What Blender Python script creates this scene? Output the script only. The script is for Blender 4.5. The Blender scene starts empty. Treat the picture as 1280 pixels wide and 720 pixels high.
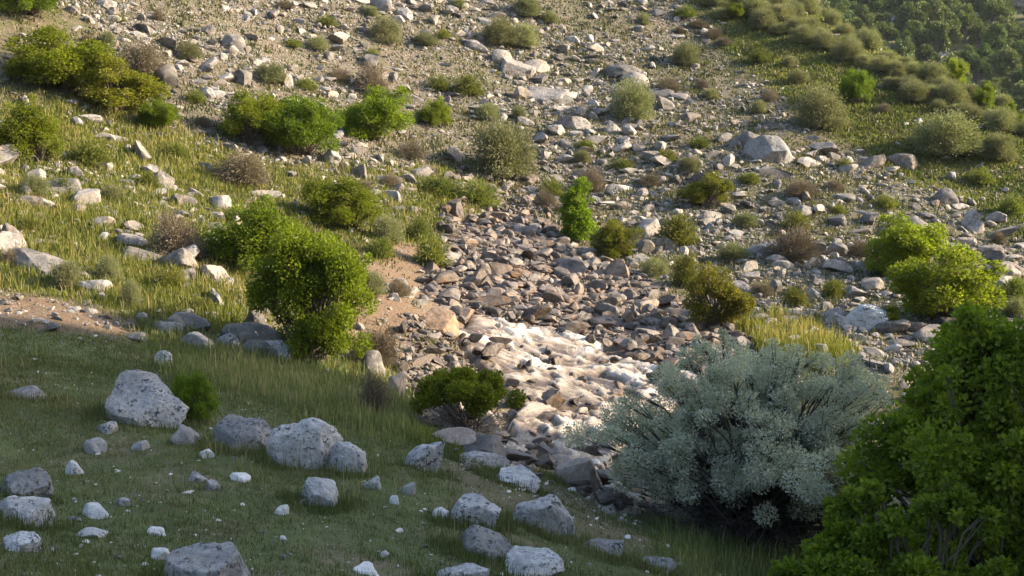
import bpy, bmesh, math, random
import numpy as np
from mathutils import Vector

SC = bpy.context.scene
COL = SC.collection
rng = np.random.default_rng(11)
random.seed(5)
PI = math.pi

# ------------------------------------------------------------------ camera
F = 1280 * 50 / 36.0                       # focal length in photo pixels
PITCH = math.radians(7.0)
cp, sp = math.cos(PITCH), math.sin(PITCH)
cam_d = bpy.data.cameras.new("camera"); cam_d.lens = 50; cam_d.sensor_width = 36
cam_d.clip_end = 3000; cam_d.clip_start = 0.1
cam = bpy.data.objects.new("camera", cam_d); COL.objects.link(cam)
cam.location = (0, 0, 0); cam.rotation_euler = (PI / 2 - PITCH, 0, 0)
SC.camera = cam


def ray(px, py):
    a = (np.asarray(px, float) - 640) / F; b = (360 - np.asarray(py, float)) / F
    return np.stack([a, cp + b * sp, -sp + b * cp], -1)


def pix(P):
    P = np.asarray(P, float)
    d = P[..., 1] * cp - P[..., 2] * sp
    u = P[..., 1] * sp + P[..., 2] * cp
    d = np.where(np.abs(d) < 1e-3, 1e-3, d)
    return 640 + F * P[..., 0] / d, 360 - F * u / d, d


# ------------------------------------------------------------------ noise
_T2 = np.random.default_rng(1).random((256, 256))
_T3 = np.random.default_rng(2).random((64, 64, 64))


def noise2(x, y):
    xi = np.floor(x).astype(int); yi = np.floor(y).astype(int)
    fx = x - xi; fy = y - yi
    fx = fx * fx * (3 - 2 * fx); fy = fy * fy * (3 - 2 * fy)
    g = lambda i, j: _T2[(xi + i) & 255, (yi + j) & 255]
    return ((g(0, 0) * (1 - fx) + g(1, 0) * fx) * (1 - fy) + (g(0, 1) * (1 - fx) + g(1, 1) * fx) * fy) * 2 - 1


def fbm2(x, y, o=4, g=0.5):
    s, a, t = 0, 1.0, 0
    for k in range(o):
        s = s + a * noise2(x + 17.3 * k, y - 9.1 * k); t += a
        x, y = 1.6 * x - 1.2 * y, 1.2 * x + 1.6 * y; a *= g
    return s / t


def noise3(P):
    I = np.floor(P).astype(int); f = P - I; f = f * f * (3 - 2 * f)
    g = lambda i, j, k: _T3[(I[:, 0] + i) & 63, (I[:, 1] + j) & 63, (I[:, 2] + k) & 63]
    l = lambda a, b, t: a * (1 - t) + b * t
    x0 = l(l(g(0, 0, 0), g(1, 0, 0), f[:, 0]), l(g(0, 1, 0), g(1, 1, 0), f[:, 0]), f[:, 1])
    x1 = l(l(g(0, 0, 1), g(1, 0, 1), f[:, 0]), l(g(0, 1, 1), g(1, 1, 1), f[:, 0]), f[:, 1])
    return l(x0, x1, f[:, 2]) * 2 - 1


def fbm3(P, o=4, g=0.5):
    s, a, t = 0, 1.0, 0
    for k in range(o):
        s = s + a * noise3(P + 11.7 * k); t += a; P = P * 2.03; a *= g
    return s / t


def sst(a, b, x):
    t = np.clip((x - a) / (b - a), 0, 1); return t * t * (3 - 2 * t)


# ------------------------------------------------------------------ terrain
CTRL_PX = [  # photo pixel, distance along the camera axis
    (0, 720, 12.5), (320, 720, 13), (640, 720, 14.5), (850, 720, 17), (1000, 720, 19.5), (1280, 720, 21),
    (0, 600, 16), (320, 600, 17), (560, 640, 16.5), (700, 640, 18.5), (600, 560, 21), (640, 592, 21.3), (820, 650, 20.8), (900, 680, 20),
    (0, 500, 20), (250, 520, 20), (450, 560, 20), (0, 400, 25.5), (250, 430, 26), (450, 480, 25.5), (520, 520, 24.3),
    (720, 600, 24.6), (650, 560, 25.5), (750, 510, 29), (700, 450, 33), (820, 480, 31.5), (600, 410, 34.5), (660, 360, 38.5),
    (640, 320, 42), (600, 275, 47), (560, 480, 28.5),
    (850, 400, 37), (950, 430, 34), (1000, 450, 32.5), (1280, 430, 36), (1100, 400, 38), (1100, 330, 44), (1280, 330, 46),
    (900, 300, 47), (1280, 270, 51), (1200, 230, 55), (965, 190, 55), (800, 250, 51), (790, 140, 60), (640, 200, 54), (640, 60, 65),
    (640, 0, 69), (860, 0, 73), (860, 60, 69), (955, -12, 77), (1058, 44, 71), (1020, 150, 60), (1148, 96, 65), (1245, 148, 60.5), (1180, 190, 57), (1275, 195, 57),
    (1012, 34, 89), (1112, 92, 83), (1212, 150, 77), (1310, 195, 72),
    (500, 370, 33), (430, 450, 28.5), (380, 440, 27.7), (300, 400, 28.3), (300, 300, 34), (100, 330, 30), (0, 300, 31), (0, 200, 37.5),
    (0, 100, 44), (0, 0, 50), (250, 0, 57), (250, 100, 50.5), (250, 200, 43), (430, 0, 63), (430, 100, 57), (430, 200, 48), (430, 270, 42),
    (530, 250, 47), (540, 150, 56), (540, 340, 38.5),
]
CTRL_W = [  # outside the frame
    (0, 0, -1.7), (-15, 0, 2.5), (-22, 15, 2.2), (-27, 30, 4), (0, -20, 3), (-30, -30, 12), (-40, 60, 17), (-40, 90, 24), (0, 105, 19), (-5, 85, 12),
    (12, 8, -8.6), (13, -15, -10.5), (10, 19, -7.7), (14, 14, -8.4), (20, 30, -6.6), (30, 44, -5.6), (45, 42, -5.5), (60, 40, -5),
    (30, 60, -3.6), (42, 60, -6.5), (34, 78, -4.5), (44, 92, -9), (30, 92, -5.0), (60, 110, -12), (60, 75, -10), (30, 112, -3), (25, 100, 0), (40, 0, -9), (40, 20, -7),
    (5, 12, -6.3), (2, 6, -3.8), (6, 4, -6.0),
]
_c = np.array([r * d for r, d in zip(ray([c[0] for c in CTRL_PX], [c[1] for c in CTRL_PX]), [c[2] for c in CTRL_PX])])
_c = np.vstack([_c, np.array(CTRL_W, float)])
_n = len(_c); _S = 30.0


def _ker(r2): return np.where(r2 > 1e-12, 0.5 * r2 * np.log(np.maximum(r2, 1e-12)), 0)


_X = _c[:, :2] / _S
_K = _ker(((_X[:, None] - _X[None]) ** 2).sum(-1)) + np.eye(_n) * 0.004
_P = np.hstack([np.ones((_n, 1)), _X])
_A = np.block([[_K, _P], [_P.T, np.zeros((3, 3))]])
_w = np.linalg.solve(_A, np.concatenate([_c[:, 2], np.zeros(3)]))


def tps(x, y):
    sh = x.shape; x = x.ravel() / _S; y = y.ravel() / _S
    out = _w[_n] + _w[_n + 1] * x + _w[_n + 2] * y
    for k in range(_n):
        out = out + _w[k] * _ker((x - _X[k, 0]) ** 2 + (y - _X[k, 1]) ** 2)
    return out.reshape(sh)


GX0, GY0, GS = -70.0, -45.0, 0.5
_gx = np.arange(GX0, 90, GS); _gy = np.arange(GY0, 125, GS)
_G = tps(*np.meshgrid(_gx, _gy, indexing="ij"))


def base_h(x, y):
    u = np.clip((x - GX0) / GS, 0, len(_gx) - 1.001); v = np.clip((y - GY0) / GS, 0, len(_gy) - 1.001)
    i = u.astype(int); j = v.astype(int); fu = u - i; fv = v - j
    z = (_G[i, j] * (1 - fu) + _G[i + 1, j] * fu) * (1 - fv) + (_G[i, j + 1] * (1 - fu) + _G[i + 1, j + 1] * fu) * fv
    z = np.clip(z, -14, 34)
    # unseen steep spur added beyond the right edge, shaped to shade the near bank
    edge = 24.2 + .17 * (np.minimum(x, 36) - 25) + 1.2 * noise2(x * 0.15, y * 0.15 + 3) + 0.6 * noise2(x * 0.6, y * 0.6)
    z = z + 30 * sst(16, 34, x) * sst(edge + 2.4, edge - 2.4, y) * sst(-60, -30, y)
    # the far side of the main valley
    dd = y + 0.25 * x
    zf = -15 + 0.30 * np.maximum(dd - 135, 0) + 2.5 * fbm2(x * 0.02, y * 0.02, 3) - 0.25 * np.maximum(dd - 330, 0)
    t = sst(95, 125, dd)
    return z * (1 - t) + zf * t




def H(x, y):
    x = np.asarray(x, float); y = np.asarray(y, float)
    z = base_h(x, y)
    r = np.hypot(x, y)
    amp = sst(6, 30, r)
    z = z + (0.12 + 0.10 * amp) * fbm2(x * 0.35, y * 0.35, 3) + 0.03 * fbm2(x * 2.2, y * 2.2, 3)
    return z


def at(px, py, it=500):
    """ground point seen at photo pixel px, py (arrays)"""
    px = np.atleast_1d(np.asarray(px, float)); py = np.atleast_1d(np.asarray(py, float))
    R = ray(px, py); ds = 8 * (330 / 8) ** np.linspace(0, 1, it)
    P = R[:, None] * ds[None, :, None]
    below = P[..., 2] < H(P[..., 0], P[..., 1])
    k = below.argmax(1); ok = below.any(1)
    lo = ds[np.maximum(k - 1, 0)]; hi = ds[k]
    for _ in range(10):
        m = (lo + hi) / 2; Q = R * m[:, None]
        b = Q[:, 2] < H(Q[:, 0], Q[:, 1]); hi = np.where(b, m, hi); lo = np.where(b, lo, m)
    out = R * hi[:, None]; out[~ok] = np.nan
    return out


def at1(px, py): return at([px], [py])[0]


def in_poly(px, py, poly):
    ins = np.zeros(px.shape, bool); n = len(poly)
    for i in range(n):
        x1, y1 = poly[i]; x2, y2 = poly[(i + 1) % n]
        c = ((y1 > py) != (y2 > py)) & (px < (x2 - x1) * (py - y1) / ((y2 - y1) if y2 != y1 else 1e-9) + x1)
        ins ^= c
    return ins


def poly_sd(px, py, poly):
    """signed distance in pixels, positive inside"""
    d = np.full(px.shape, 1e9); n = len(poly)
    for i in range(n):
        x1, y1 = poly[i]; x2, y2 = poly[(i + 1) % n]
        ex, ey = x2 - x1, y2 - y1
        t = np.clip(((px - x1) * ex + (py - y1) * ey) / (ex * ex + ey * ey + 1e-9), 0, 1)
        d = np.minimum(d, np.hypot(px - x1 - t * ex, py - y1 - t * ey))
    return np.where(in_poly(px, py, poly), d, -d)


# zones of the ground (outlines of where each cover lies, given where it meets the view rays)
ZONE = dict(
    pile=[(560, 262), (650, 266), (720, 308), (790, 335), (850, 385), (935, 425), (905, 470), (835, 462), (770, 436), (700, 405), (570, 400), (525, 345)],
    gully=[(560, 225), (650, 225), (690, 262), (650, 275), (560, 270)],
    right=[(760, 235), (960, 195), (1285, 215), (1330, 430), (1080, 425), (930, 385), (800, 320)],
    rightlow=[(930, 385), (1130, 380), (1330, 400), (1330, 470), (1100, 470), (960, 440)],
    leftband=[(-60, 150), (90, 130), (230, 210), (330, 300), (330, 430), (210, 370), (100, 300), (-60, 340)],
    lefttop=[(60, -20), (520, -20), (560, 200), (500, 270), (380, 200), (240, 205), (180, 80)],
    midslope=[(500, -20), (850, -20), (1000, 160), (960, 220), (780, 250), (560, 240)],
    gravel=[(505, 400), (560, 420), (580, 460), (640, 560), (590, 590), (520, 480), (490, 440)],
    bank=[(430, 325), (510, 285), (565, 320), (568, 390), (530, 420), (480, 445), (425, 430)],
    leftbare=[(-60, 372), (40, 366), (120, 386), (185, 420), (110, 418), (-60, 396)],
    water=[(548, 398), (620, 396), (690, 404), (750, 421), (810, 442), (872, 458), (915, 490), (880, 520), (800, 545), (780, 560), (760, 600), (830, 640), (760, 640), (690, 590), (600, 572), (632, 545), (640, 510), (600, 470), (575, 440)],
    pool=[(800, 372), (900, 385), (880, 412), (830, 402)],
    shade=[(-100, 405), (150, 420), (330, 440), (470, 478), (560, 560), (700, 600), (840, 650), (1000, 660), (1400, 640), (1400, 900), (-100, 900)],
    tall=[(-80, 245), (120, 250), (300, 340), (330, 420), (150, 400), (-80, 350)],
    tall2=[(170, 420), (330, 432), (500, 470), (520, 560), (440, 545), (330, 500), (230, 490)],
    ridge=[(830, -20), (990, -20), (1290, 140), (1400, 240), (1270, 290), (1050, 170), (940, 90)],
    tall3=[(920, 405), (960, 400), (1040, 435), (1060, 460), (970, 465)],
    tall4=[(520, 225), (620, 240), (600, 268), (530, 262)],
    leftmid=[(60, 60), (240, 170), (330, 200), (560, 215), (560, 300), (440, 320), (320, 300), (180, 200)],
    lip=[(500, 535), (560, 548), (625, 552), (640, 566), (580, 570), (520, 556)],
    tall5=[(200, 175), (300, 195), (340, 235), (230, 230)],
    path=[(545, 570), (650, 590), (760, 640), (850, 690), (760, 690), (640, 650), (560, 610)],
)


def zone(name, x, y, soft=14.0, jit=10.0, z=None):
    z = H(x, y) if z is None else z
    px, py, d = pix(np.stack([x, y, z], -1))
    px = px + jit * noise2(x * 0.9, y * 0.9); py = py + jit * 0.6 * noise2(x * 0.9 + 31, y * 0.9 + 7)
    m = sst(-soft, soft, poly_sd(px, py, ZONE[name]))
    return np.where(d > 1, m, 0)


# ------------------------------------------------------------------ mesh helpers
def mk_mesh(name, V, faces, v=None, smooth=False, mats=(), midx=None):
    V = np.asarray(V, np.float32); faces = [np.asarray(f, np.int32) for f in (faces if isinstance(faces, list) else [faces])]
    me = bpy.data.meshes.new(name)
    me.vertices.add(len(V)); me.vertices.foreach_set("co", V.ravel())
    nl = sum(f.size for f in faces); npol = sum(len(f) for f in faces)
    me.loops.add(nl); me.polygons.add(npol)
    me.loops.foreach_set("vertex_index", np.concatenate([f.ravel() for f in faces]))
    st, tt, o = [], [], 0
    for f in faces:
        k = f.shape[1]; st.append(o + np.arange(len(f)) * k); tt.append(np.full(len(f), k)); o += f.size
    me.polygons.foreach_set("loop_start", np.concatenate(st).astype(np.int32))
    if smooth: me.polygons.foreach_set("use_smooth", np.ones(npol, bool))
    else: me.polygons.foreach_set("use_smooth", np.zeros(npol, bool))
    for m in mats: me.materials.append(m)
    if midx is not None: me.polygons.foreach_set("material_index", np.asarray(midx, np.int32))
    me.update(calc_edges=True); me.validate()
    if v is not None:
        for key, val in (v.items() if isinstance(v, dict) else [("v", v)]):
            a = me.attributes.new(key, "FLOAT", "POINT"); a.data.foreach_set("value", np.asarray(val, np.float32))
    return me


def link(name, data, parent=None, loc=None, rot=None, scale=None):
    o = bpy.data.objects.new(name, data); COL.objects.link(o)
    if parent is not None: o.parent = parent
    if loc is not None: o.location = loc
    if rot is not None: o.rotation_euler = rot
    if scale is not None: o.scale = scale
    return o


def tag(o, label=None, cat=None, group=None, kind=None):
    if label: o["label"] = label
    if cat: o["category"] = cat
    if group: o["group"] = group
    if kind: o["kind"] = kind
    return o


# ------------------------------------------------------------------ node helpers
class N:
    def __init__(s, name):
        s.m = bpy.data.materials.new(name); s.m.use_nodes = True; s.t = s.m.node_tree
        s.t.nodes.clear(); s.out = s.t.nodes.new("ShaderNodeOutputMaterial")

    def n(s, typ, **kw):
        nd = s.t.nodes.new("ShaderNode" + typ)
        for k, v in kw.items():
            if k.startswith("_"): setattr(nd, k[1:], v)
            else: s.set(nd.inputs[k.replace("__", " ")], v)
        return nd

    def set(s, inp, v):
        if isinstance(v, bpy.types.NodeSocket): s.t.links.new(v, inp)
        elif isinstance(v, (tuple, list)) and len(v) == 3 and inp.type == "RGBA": inp.default_value = (*v, 1)
        else: inp.default_value = v

    def pos(s): return s.n("NewGeometry").outputs["Position"]

    def noise(s, scale, detail=4, rough=0.55, vec=None, dist=0):
        nd = s.n("TexNoise", Scale=scale, Detail=detail, Roughness=rough, Distortion=dist, Vector=vec if vec is not None else s.pos())
        return nd.outputs["Fac"]

    def voro(s, scale, feature="F1", out="Distance", vec=None, rnd=1.0):
        nd = s.n("TexVoronoi", _feature=feature, Scale=scale, Vector=vec if vec is not None else s.pos(), Randomness=rnd)
        return nd.outputs[out]

    def attr(s, name): return s.n("Attribute", _attribute_name=name).outputs["Fac"]

    def math(s, op, a, b=0.0, clamp=False):
        nd = s.n("Math", _operation=op, _use_clamp=clamp); s.set(nd.inputs[0], a); s.set(nd.inputs[1], b); return nd.outputs[0]

    def ramp(s, fac, a, b, lo=0.0, hi=1.0):
        nd = s.n("MapRange", _interpolation_type="SMOOTHSTEP"); s.set(nd.inputs[0], fac)
        nd.inputs[1].default_value = a; nd.inputs[2].default_value = b; nd.inputs[3].default_value = lo; nd.inputs[4].default_value = hi
        return nd.outputs[0]

    def mix(s, fac, a, b, blend="MIX"):
        nd = s.n("Mix", _data_type="RGBA", _blend_type=blend)
        s.set(nd.inputs[0], fac); s.set(nd.inputs[6], a); s.set(nd.inputs[7], b); return nd.outputs[2]

    def bump(s, h, dist, strength=1.0, normal=None):
        nd = s.n("Bump", Strength=strength, Distance=dist, Height=h)
        if normal is not None: s.set(nd.inputs["Normal"], normal)
        return nd.outputs[0]

    def bsdf(s, **kw):
        b = s.n("BsdfPrincipled", **kw); s.t.links.new(b.outputs[0], s.out.inputs[0]); return b


def hsv(n, col, h=0.5, s_=1.0, v=1.0):
    nd = n.n("HueSaturation"); n.set(nd.inputs["Hue"], h); n.set(nd.inputs["Saturation"], s_); n.set(nd.inputs["Value"], v); n.set(nd.inputs["Color"], col)
    return nd.outputs[0]


# ------------------------------------------------------------------ materials
def ground_mat():
    n = N("ground_mat")
    big = n.noise(0.25, 3); mid = n.noise(1.7, 5); fine = n.noise(9, 5, 0.65); vf = n.noise(38, 3, 0.6)
    peb = n.voro(11); peb2 = n.voro(27); pc = n.voro(11, out="Color"); pc2 = n.voro(27, out="Color")
    soil = n.mix(mid, (0.088, 0.067, 0.045), (0.16, 0.125, 0.085))
    soil = n.mix(n.ramp(fine, .45, .75), soil, (0.20, 0.163, 0.122))
    red = n.mix(mid, (0.135, 0.09, 0.056), (0.225, 0.155, 0.098))
    soil = n.mix(n.attr("red"), soil, red)
    herb = n.mix(mid, (0.045, 0.052, 0.017), (0.088, 0.09, 0.032))
    herb = n.mix(n.ramp(vf, .4, .7), herb, (0.125, 0.112, 0.053))
    lush = n.mix(mid, (0.07, 0.09, 0.032), (0.135, 0.15, 0.058))
    lush = n.mix(n.ramp(n.math('ADD', n.math('MULTIPLY', fine, .5), n.math('MULTIPLY', n.noise(.9, 4), .6)), .55, .70), lush, (0.18, 0.145, 0.09))
    grey = n.mix(n.math("MULTIPLY", n.n("SeparateColor", Color=pc).outputs[0], 1.0), (0.14, 0.125, 0.11), (0.33, 0.30, 0.26))
    grey2 = n.mix(n.n("SeparateColor", Color=pc2).outputs[1], (0.13, 0.115, 0.10), (0.31, 0.28, 0.245))
    g_at = n.attr("grass"); l_at = n.attr("lush"); r_at = n.attr("rock")
    hm = n.math("ADD", n.math("MULTIPLY", mid, 0.8), n.math("MULTIPLY", fine, 0.6))
    hm = n.math("ADD", hm, n.math("MULTIPLY", g_at, 0.55))
    c = n.mix(n.ramp(hm, .78, .98), soil, herb)
    c = n.mix(n.math("MULTIPLY", l_at, n.ramp(n.math("ADD", fine, n.math("MULTIPLY", mid, .5)), .45, .75)), c, lush)
    # loose pebbles
    pm = n.math("MULTIPLY", n.ramp(peb, .42, .30), n.ramp(n.math("ADD", n.math("MULTIPLY", n.n("SeparateColor", Color=pc).outputs[2], .5), n.math("MULTIPLY", r_at, .75)), .62, .70))
    pm2 = n.math("MULTIPLY", n.ramp(peb2, .42, .30), n.ramp(n.math("ADD", n.math("MULTIPLY", n.n("SeparateColor", Color=pc2).outputs[2], .5), n.math("MULTIPLY", r_at, .7)), .58, .66))
    c = n.mix(pm2, c, grey2); c = n.mix(pm, c, grey)
    # wet dark gravel near the stream
    w = n.attr("wet"); c = n.mix(n.math("MULTIPLY", w, .75), c, n.mix(fine, (0.10, 0.075, 0.055), (0.24, 0.19, 0.145)))
    # far slopes: rock bands and dry grass between the trees
    far = n.attr("far")
    fz = n.noise(0.09, 5, .6, dist=.6)
    fc = n.mix(n.ramp(n.noise(.35, 4), .35, .65), (0.08, 0.10, 0.033), (0.17, 0.165, 0.08))
    fc = n.mix(n.ramp(fz, .48, .57), fc, n.mix(n.noise(1.1, 4), (0.26, .24, .22), (.44, .41, .37)))
    c = n.mix(far, c, fc)
    h = n.math("ADD", n.math("MULTIPLY", pm, .5), n.math("MULTIPLY", fine, .9)); h = n.math("ADD", h, n.math("MULTIPLY", pm2, .25)); h = n.math("ADD", h, n.math("MULTIPLY", vf, .35))
    n.bsdf(Base__Color=c, Roughness=.95, Normal=n.bump(h, .07, .9)).inputs["Specular IOR Level"].default_value = .15
    return n.m


def rock_mat(name, dark, light, warm, spots=.5, lichen=.25, scale=1.0, rough=.9, use_attr=False, hue=.5, bump=.03):
    n = N(name)
    a = n.noise(1.3 * scale, 5, .6); b = n.noise(6 * scale, 6, .65); f = n.noise(26 * scale, 4, .7)
    rnd = n.attr("v") if use_attr else n.n("ObjectInfo").outputs["Random"]
    c = n.mix(n.ramp(n.math("ADD", n.math("MULTIPLY", a, .6), n.math("MULTIPLY", b, .5)), .38, .72), dark, light)
    c = n.mix(n.math("MULTIPLY", n.ramp(n.noise(2.3 * scale, 4, vec=None, dist=1.0), .52, .68), .6), c, warm)
    c = n.mix(n.math("MULTIPLY", n.ramp(n.math("ADD", n.math("MULTIPLY", f, .7), n.math("MULTIPLY", b, .3)), .51, .58), spots), c, (0.06, 0.06, 0.058))
    c = n.mix(n.math("MULTIPLY", n.ramp(n.noise(13 * scale, 5, .7), .55, .60), lichen), c, (.54, .53, .50))
    c = n.mix(n.math("MULTIPLY", n.ramp(n.voro(4.5 * scale, "DISTANCE_TO_EDGE"), .035, .0), n.ramp(a, .5, .6, 0, .55)), c, (.09, .08, .07))
    c = hsv(n, c, s_=n.ramp(n.math("FRACT", n.math("MULTIPLY", rnd, 7.3)), 0, 1, .6, 1.25), v=n.ramp(rnd, 0, 1, .58, 1.22))
    h = n.math("ADD", n.math("MULTIPLY", b, 1.0), n.math("MULTIPLY", f, .4))
    n.bsdf(Base__Color=c, Roughness=rough, Normal=n.bump(h, bump, .9)).inputs["Specular IOR Level"].default_value = .2
    return n.m


def leaf_mat(name, dark, light, tip, trans=.45, hue=.03, sheen=.25, tcol=None):
    n = N(name)
    v = n.attr("v"); rnd = n.n("ObjectInfo").outputs["Random"]
    c = n.mix(n.ramp(v, 0, .75), dark, light); c = n.mix(n.ramp(v, .8, 1.0), c, tip)
    c = hsv(n, c, h=n.ramp(rnd, 0, 1, .5 - hue, .5 + hue * .15), v=n.ramp(n.math("FRACT", n.math("MULTIPLY", rnd, 5.7)), 0, 1, .8, 1.15))
    d = n.n("BsdfPrincipled", Base__Color=c, Roughness=.55); d.inputs["Specular IOR Level"].default_value = sheen
    t = n.n("BsdfTranslucent", Color=n.mix(1.0, c, tcol or (.88, 1.0, .5), "MULTIPLY") if not tcol else n.mix(1.0, c, tcol, "MULTIPLY"))
    mx = n.n("MixShader"); n.set(mx.inputs[0], trans); n.t.links.new(d.outputs[0], mx.inputs[1]); n.t.links.new(t.outputs[0], mx.inputs[2])
    n.t.links.new(mx.outputs[0], n.out.inputs[0])
    return n.m


def bark_mat(name, a, b):
    n = N(name)
    c = n.mix(n.noise(9, 5), a, b)
    n.bsdf(Base__Color=c, Roughness=.9, Normal=n.bump(n.noise(40, 4), .01, .8))
    return n.m


M = {}
M["ground"] = ground_mat()
M["lime"] = rock_mat("limestone_mat", (.25, .245, .24), (.50, .49, .47), (.40, .35, .29), 1.0, .5, .8, bump=.06)
M["hill"] = rock_mat("hill_rock_mat", (.115, .105, .095), (.315, .285, .25), (.46, .35, .26), .35, .3, 1.0)
M["stream"] = rock_mat("stream_rock_mat", (.075, .061, .05), (.235, .19, .152), (.27, .165, .10), .25, .12, 1.2, rough=.5)
M["brown"] = rock_mat("brown_rock_mat", (.14, .10, .07), (.33, .25, .185), (.31, .21, .135), .3, .15, 1.0)
M["crag"] = rock_mat("crag_rock_mat", (.09, .085, .08), (.26, .235, .21), (.30, .23, .17), .4, .3, 1.0, bump=.05)
M["white"] = rock_mat("white_stone_mat", (.44, .43, .41), (.66, .64, .60), (.5, .46, .4), .25, .2, 1.5)
M["sc_hill"] = rock_mat("hill_scree_mat", (.115, .105, .095), (.315, .285, .25), (.45, .35, .26), .3, .25, 1.0, use_attr=True)
M["sc_stream"] = rock_mat("stream_scree_mat", (.075, .061, .05), (.235, .19, .152), (.27, .165, .10), .2, .1, 1.2, rough=.5, use_attr=True)
M["sc_wet"] = rock_mat("wet_scree_mat", (.03, .024, .02), (.12, .092, .072), (.16, .10, .065), .2, .03, 1.2, rough=.28, use_attr=True)
M["wet"] = rock_mat("wet_rock_mat", (.03, .024, .02), (.12, .092, .072), (.16, .10, .065), .2, .03, 1.2, rough=.28)
M["bark"] = bark_mat("bark_mat", (.07, .055, .04), (.17, .14, .11))
M["twig"] = bark_mat("dark_twig_mat", (.035, .028, .024), (.10, .08, .065))
M["paletwig"] = bark_mat("pale_twig_mat", (.20, .16, .12), (.36, .30, .235))
M["green"] = leaf_mat("green_leaf_mat", (.085, .125, .012), (.185, .25, .02), (.30, .34, .035), .6)
M["lime_leaf"] = leaf_mat("bright_leaf_mat", (.10, .15, .012), (.205, .275, .022), (.32, .37, .04), .6)
M["yellow"] = leaf_mat("yellowish_leaf_mat", (.095, .105, .014), (.205, .215, .024), (.31, .29, .04), .55)
M["olive"] = leaf_mat("olive_leaf_mat", (.13, .14, .07), (.265, .265, .135), (.38, .365, .20), .4, .02)
M["dry"] = leaf_mat("dry_twig_leaf_mat", (.10, .08, .05), (.21, .17, .11), (.30, .25, .16), .2, .02)
M["silver"] = leaf_mat("silver_leaf_mat", (.35, .36, .285), (.56, .565, .46), (.70, .69, .60), .35, .01)
M["near"] = leaf_mat("near_leaf_mat", (.08, .13, .013), (.20, .27, .026), (.33, .38, .045), .58, .015)
M["grass"] = leaf_mat("grass_blade_mat", (.085, .11, .036), (.175, .195, .068), (.30, .25, .13), .35)
M["meadow"] = leaf_mat("tall_grass_mat", (.09, .12, .022), (.195, .215, .045), (.33, .285, .11), .45)
M["herb"] = leaf_mat("slope_herb_mat", (.055, .07, .02), (.125, .135, .042), (.23, .195, .095), .35)
M["pine"] = leaf_mat("pine_leaf_mat", (.05, .08, .02), (.125, .17, .04), (.19, .235, .06), .25, .03)


def water_mat():
    n = N("muddy_water_mat")
    foam = n.attr("foam")
    p = n.n("CombineXYZ", X=n.math("MULTIPLY", n.attr("fu"), .9), Y=n.math("MULTIPLY", n.attr("fw"), 4.5)).outputs[0]
    st = n.noise(1.5, 6, .65, vec=p, dist=.5); fi = n.noise(5.5, 5, .7, vec=p, dist=.3)
    m = n.math("ADD", foam, n.math("MULTIPLY", n.math("SUBTRACT", st, .5), .9)); m = n.math("ADD", m, n.math("MULTIPLY", n.math("SUBTRACT", fi, .5), .7))
    c = n.mix(n.ramp(m, .15, .85), (.115, .083, .057), (.32, .26, .195))
    c = n.mix(n.ramp(m, .8, 1.2), c, (.50, .455, .39))
    r = n.ramp(m, .2, .9, .10, .35)
    n.bsdf(Base__Color=c, Roughness=r, Normal=n.bump(n.math("ADD", st, n.math("MULTIPLY", fi, .6)), .10, .6))
    return n.m


M["water"] = water_mat()

# ------------------------------------------------------------------ the ground sheet
def water_depth(x, y, z=None):
    z = H(x, y) if z is None else z
    px, py, d = pix(np.stack([x, y, z], -1))
    s = np.maximum(poly_sd(px, py, ZONE["water"]), poly_sd(px, py, ZONE["pool"]))
    return np.where((d > 15) & (d < 45), s, -99)


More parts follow.
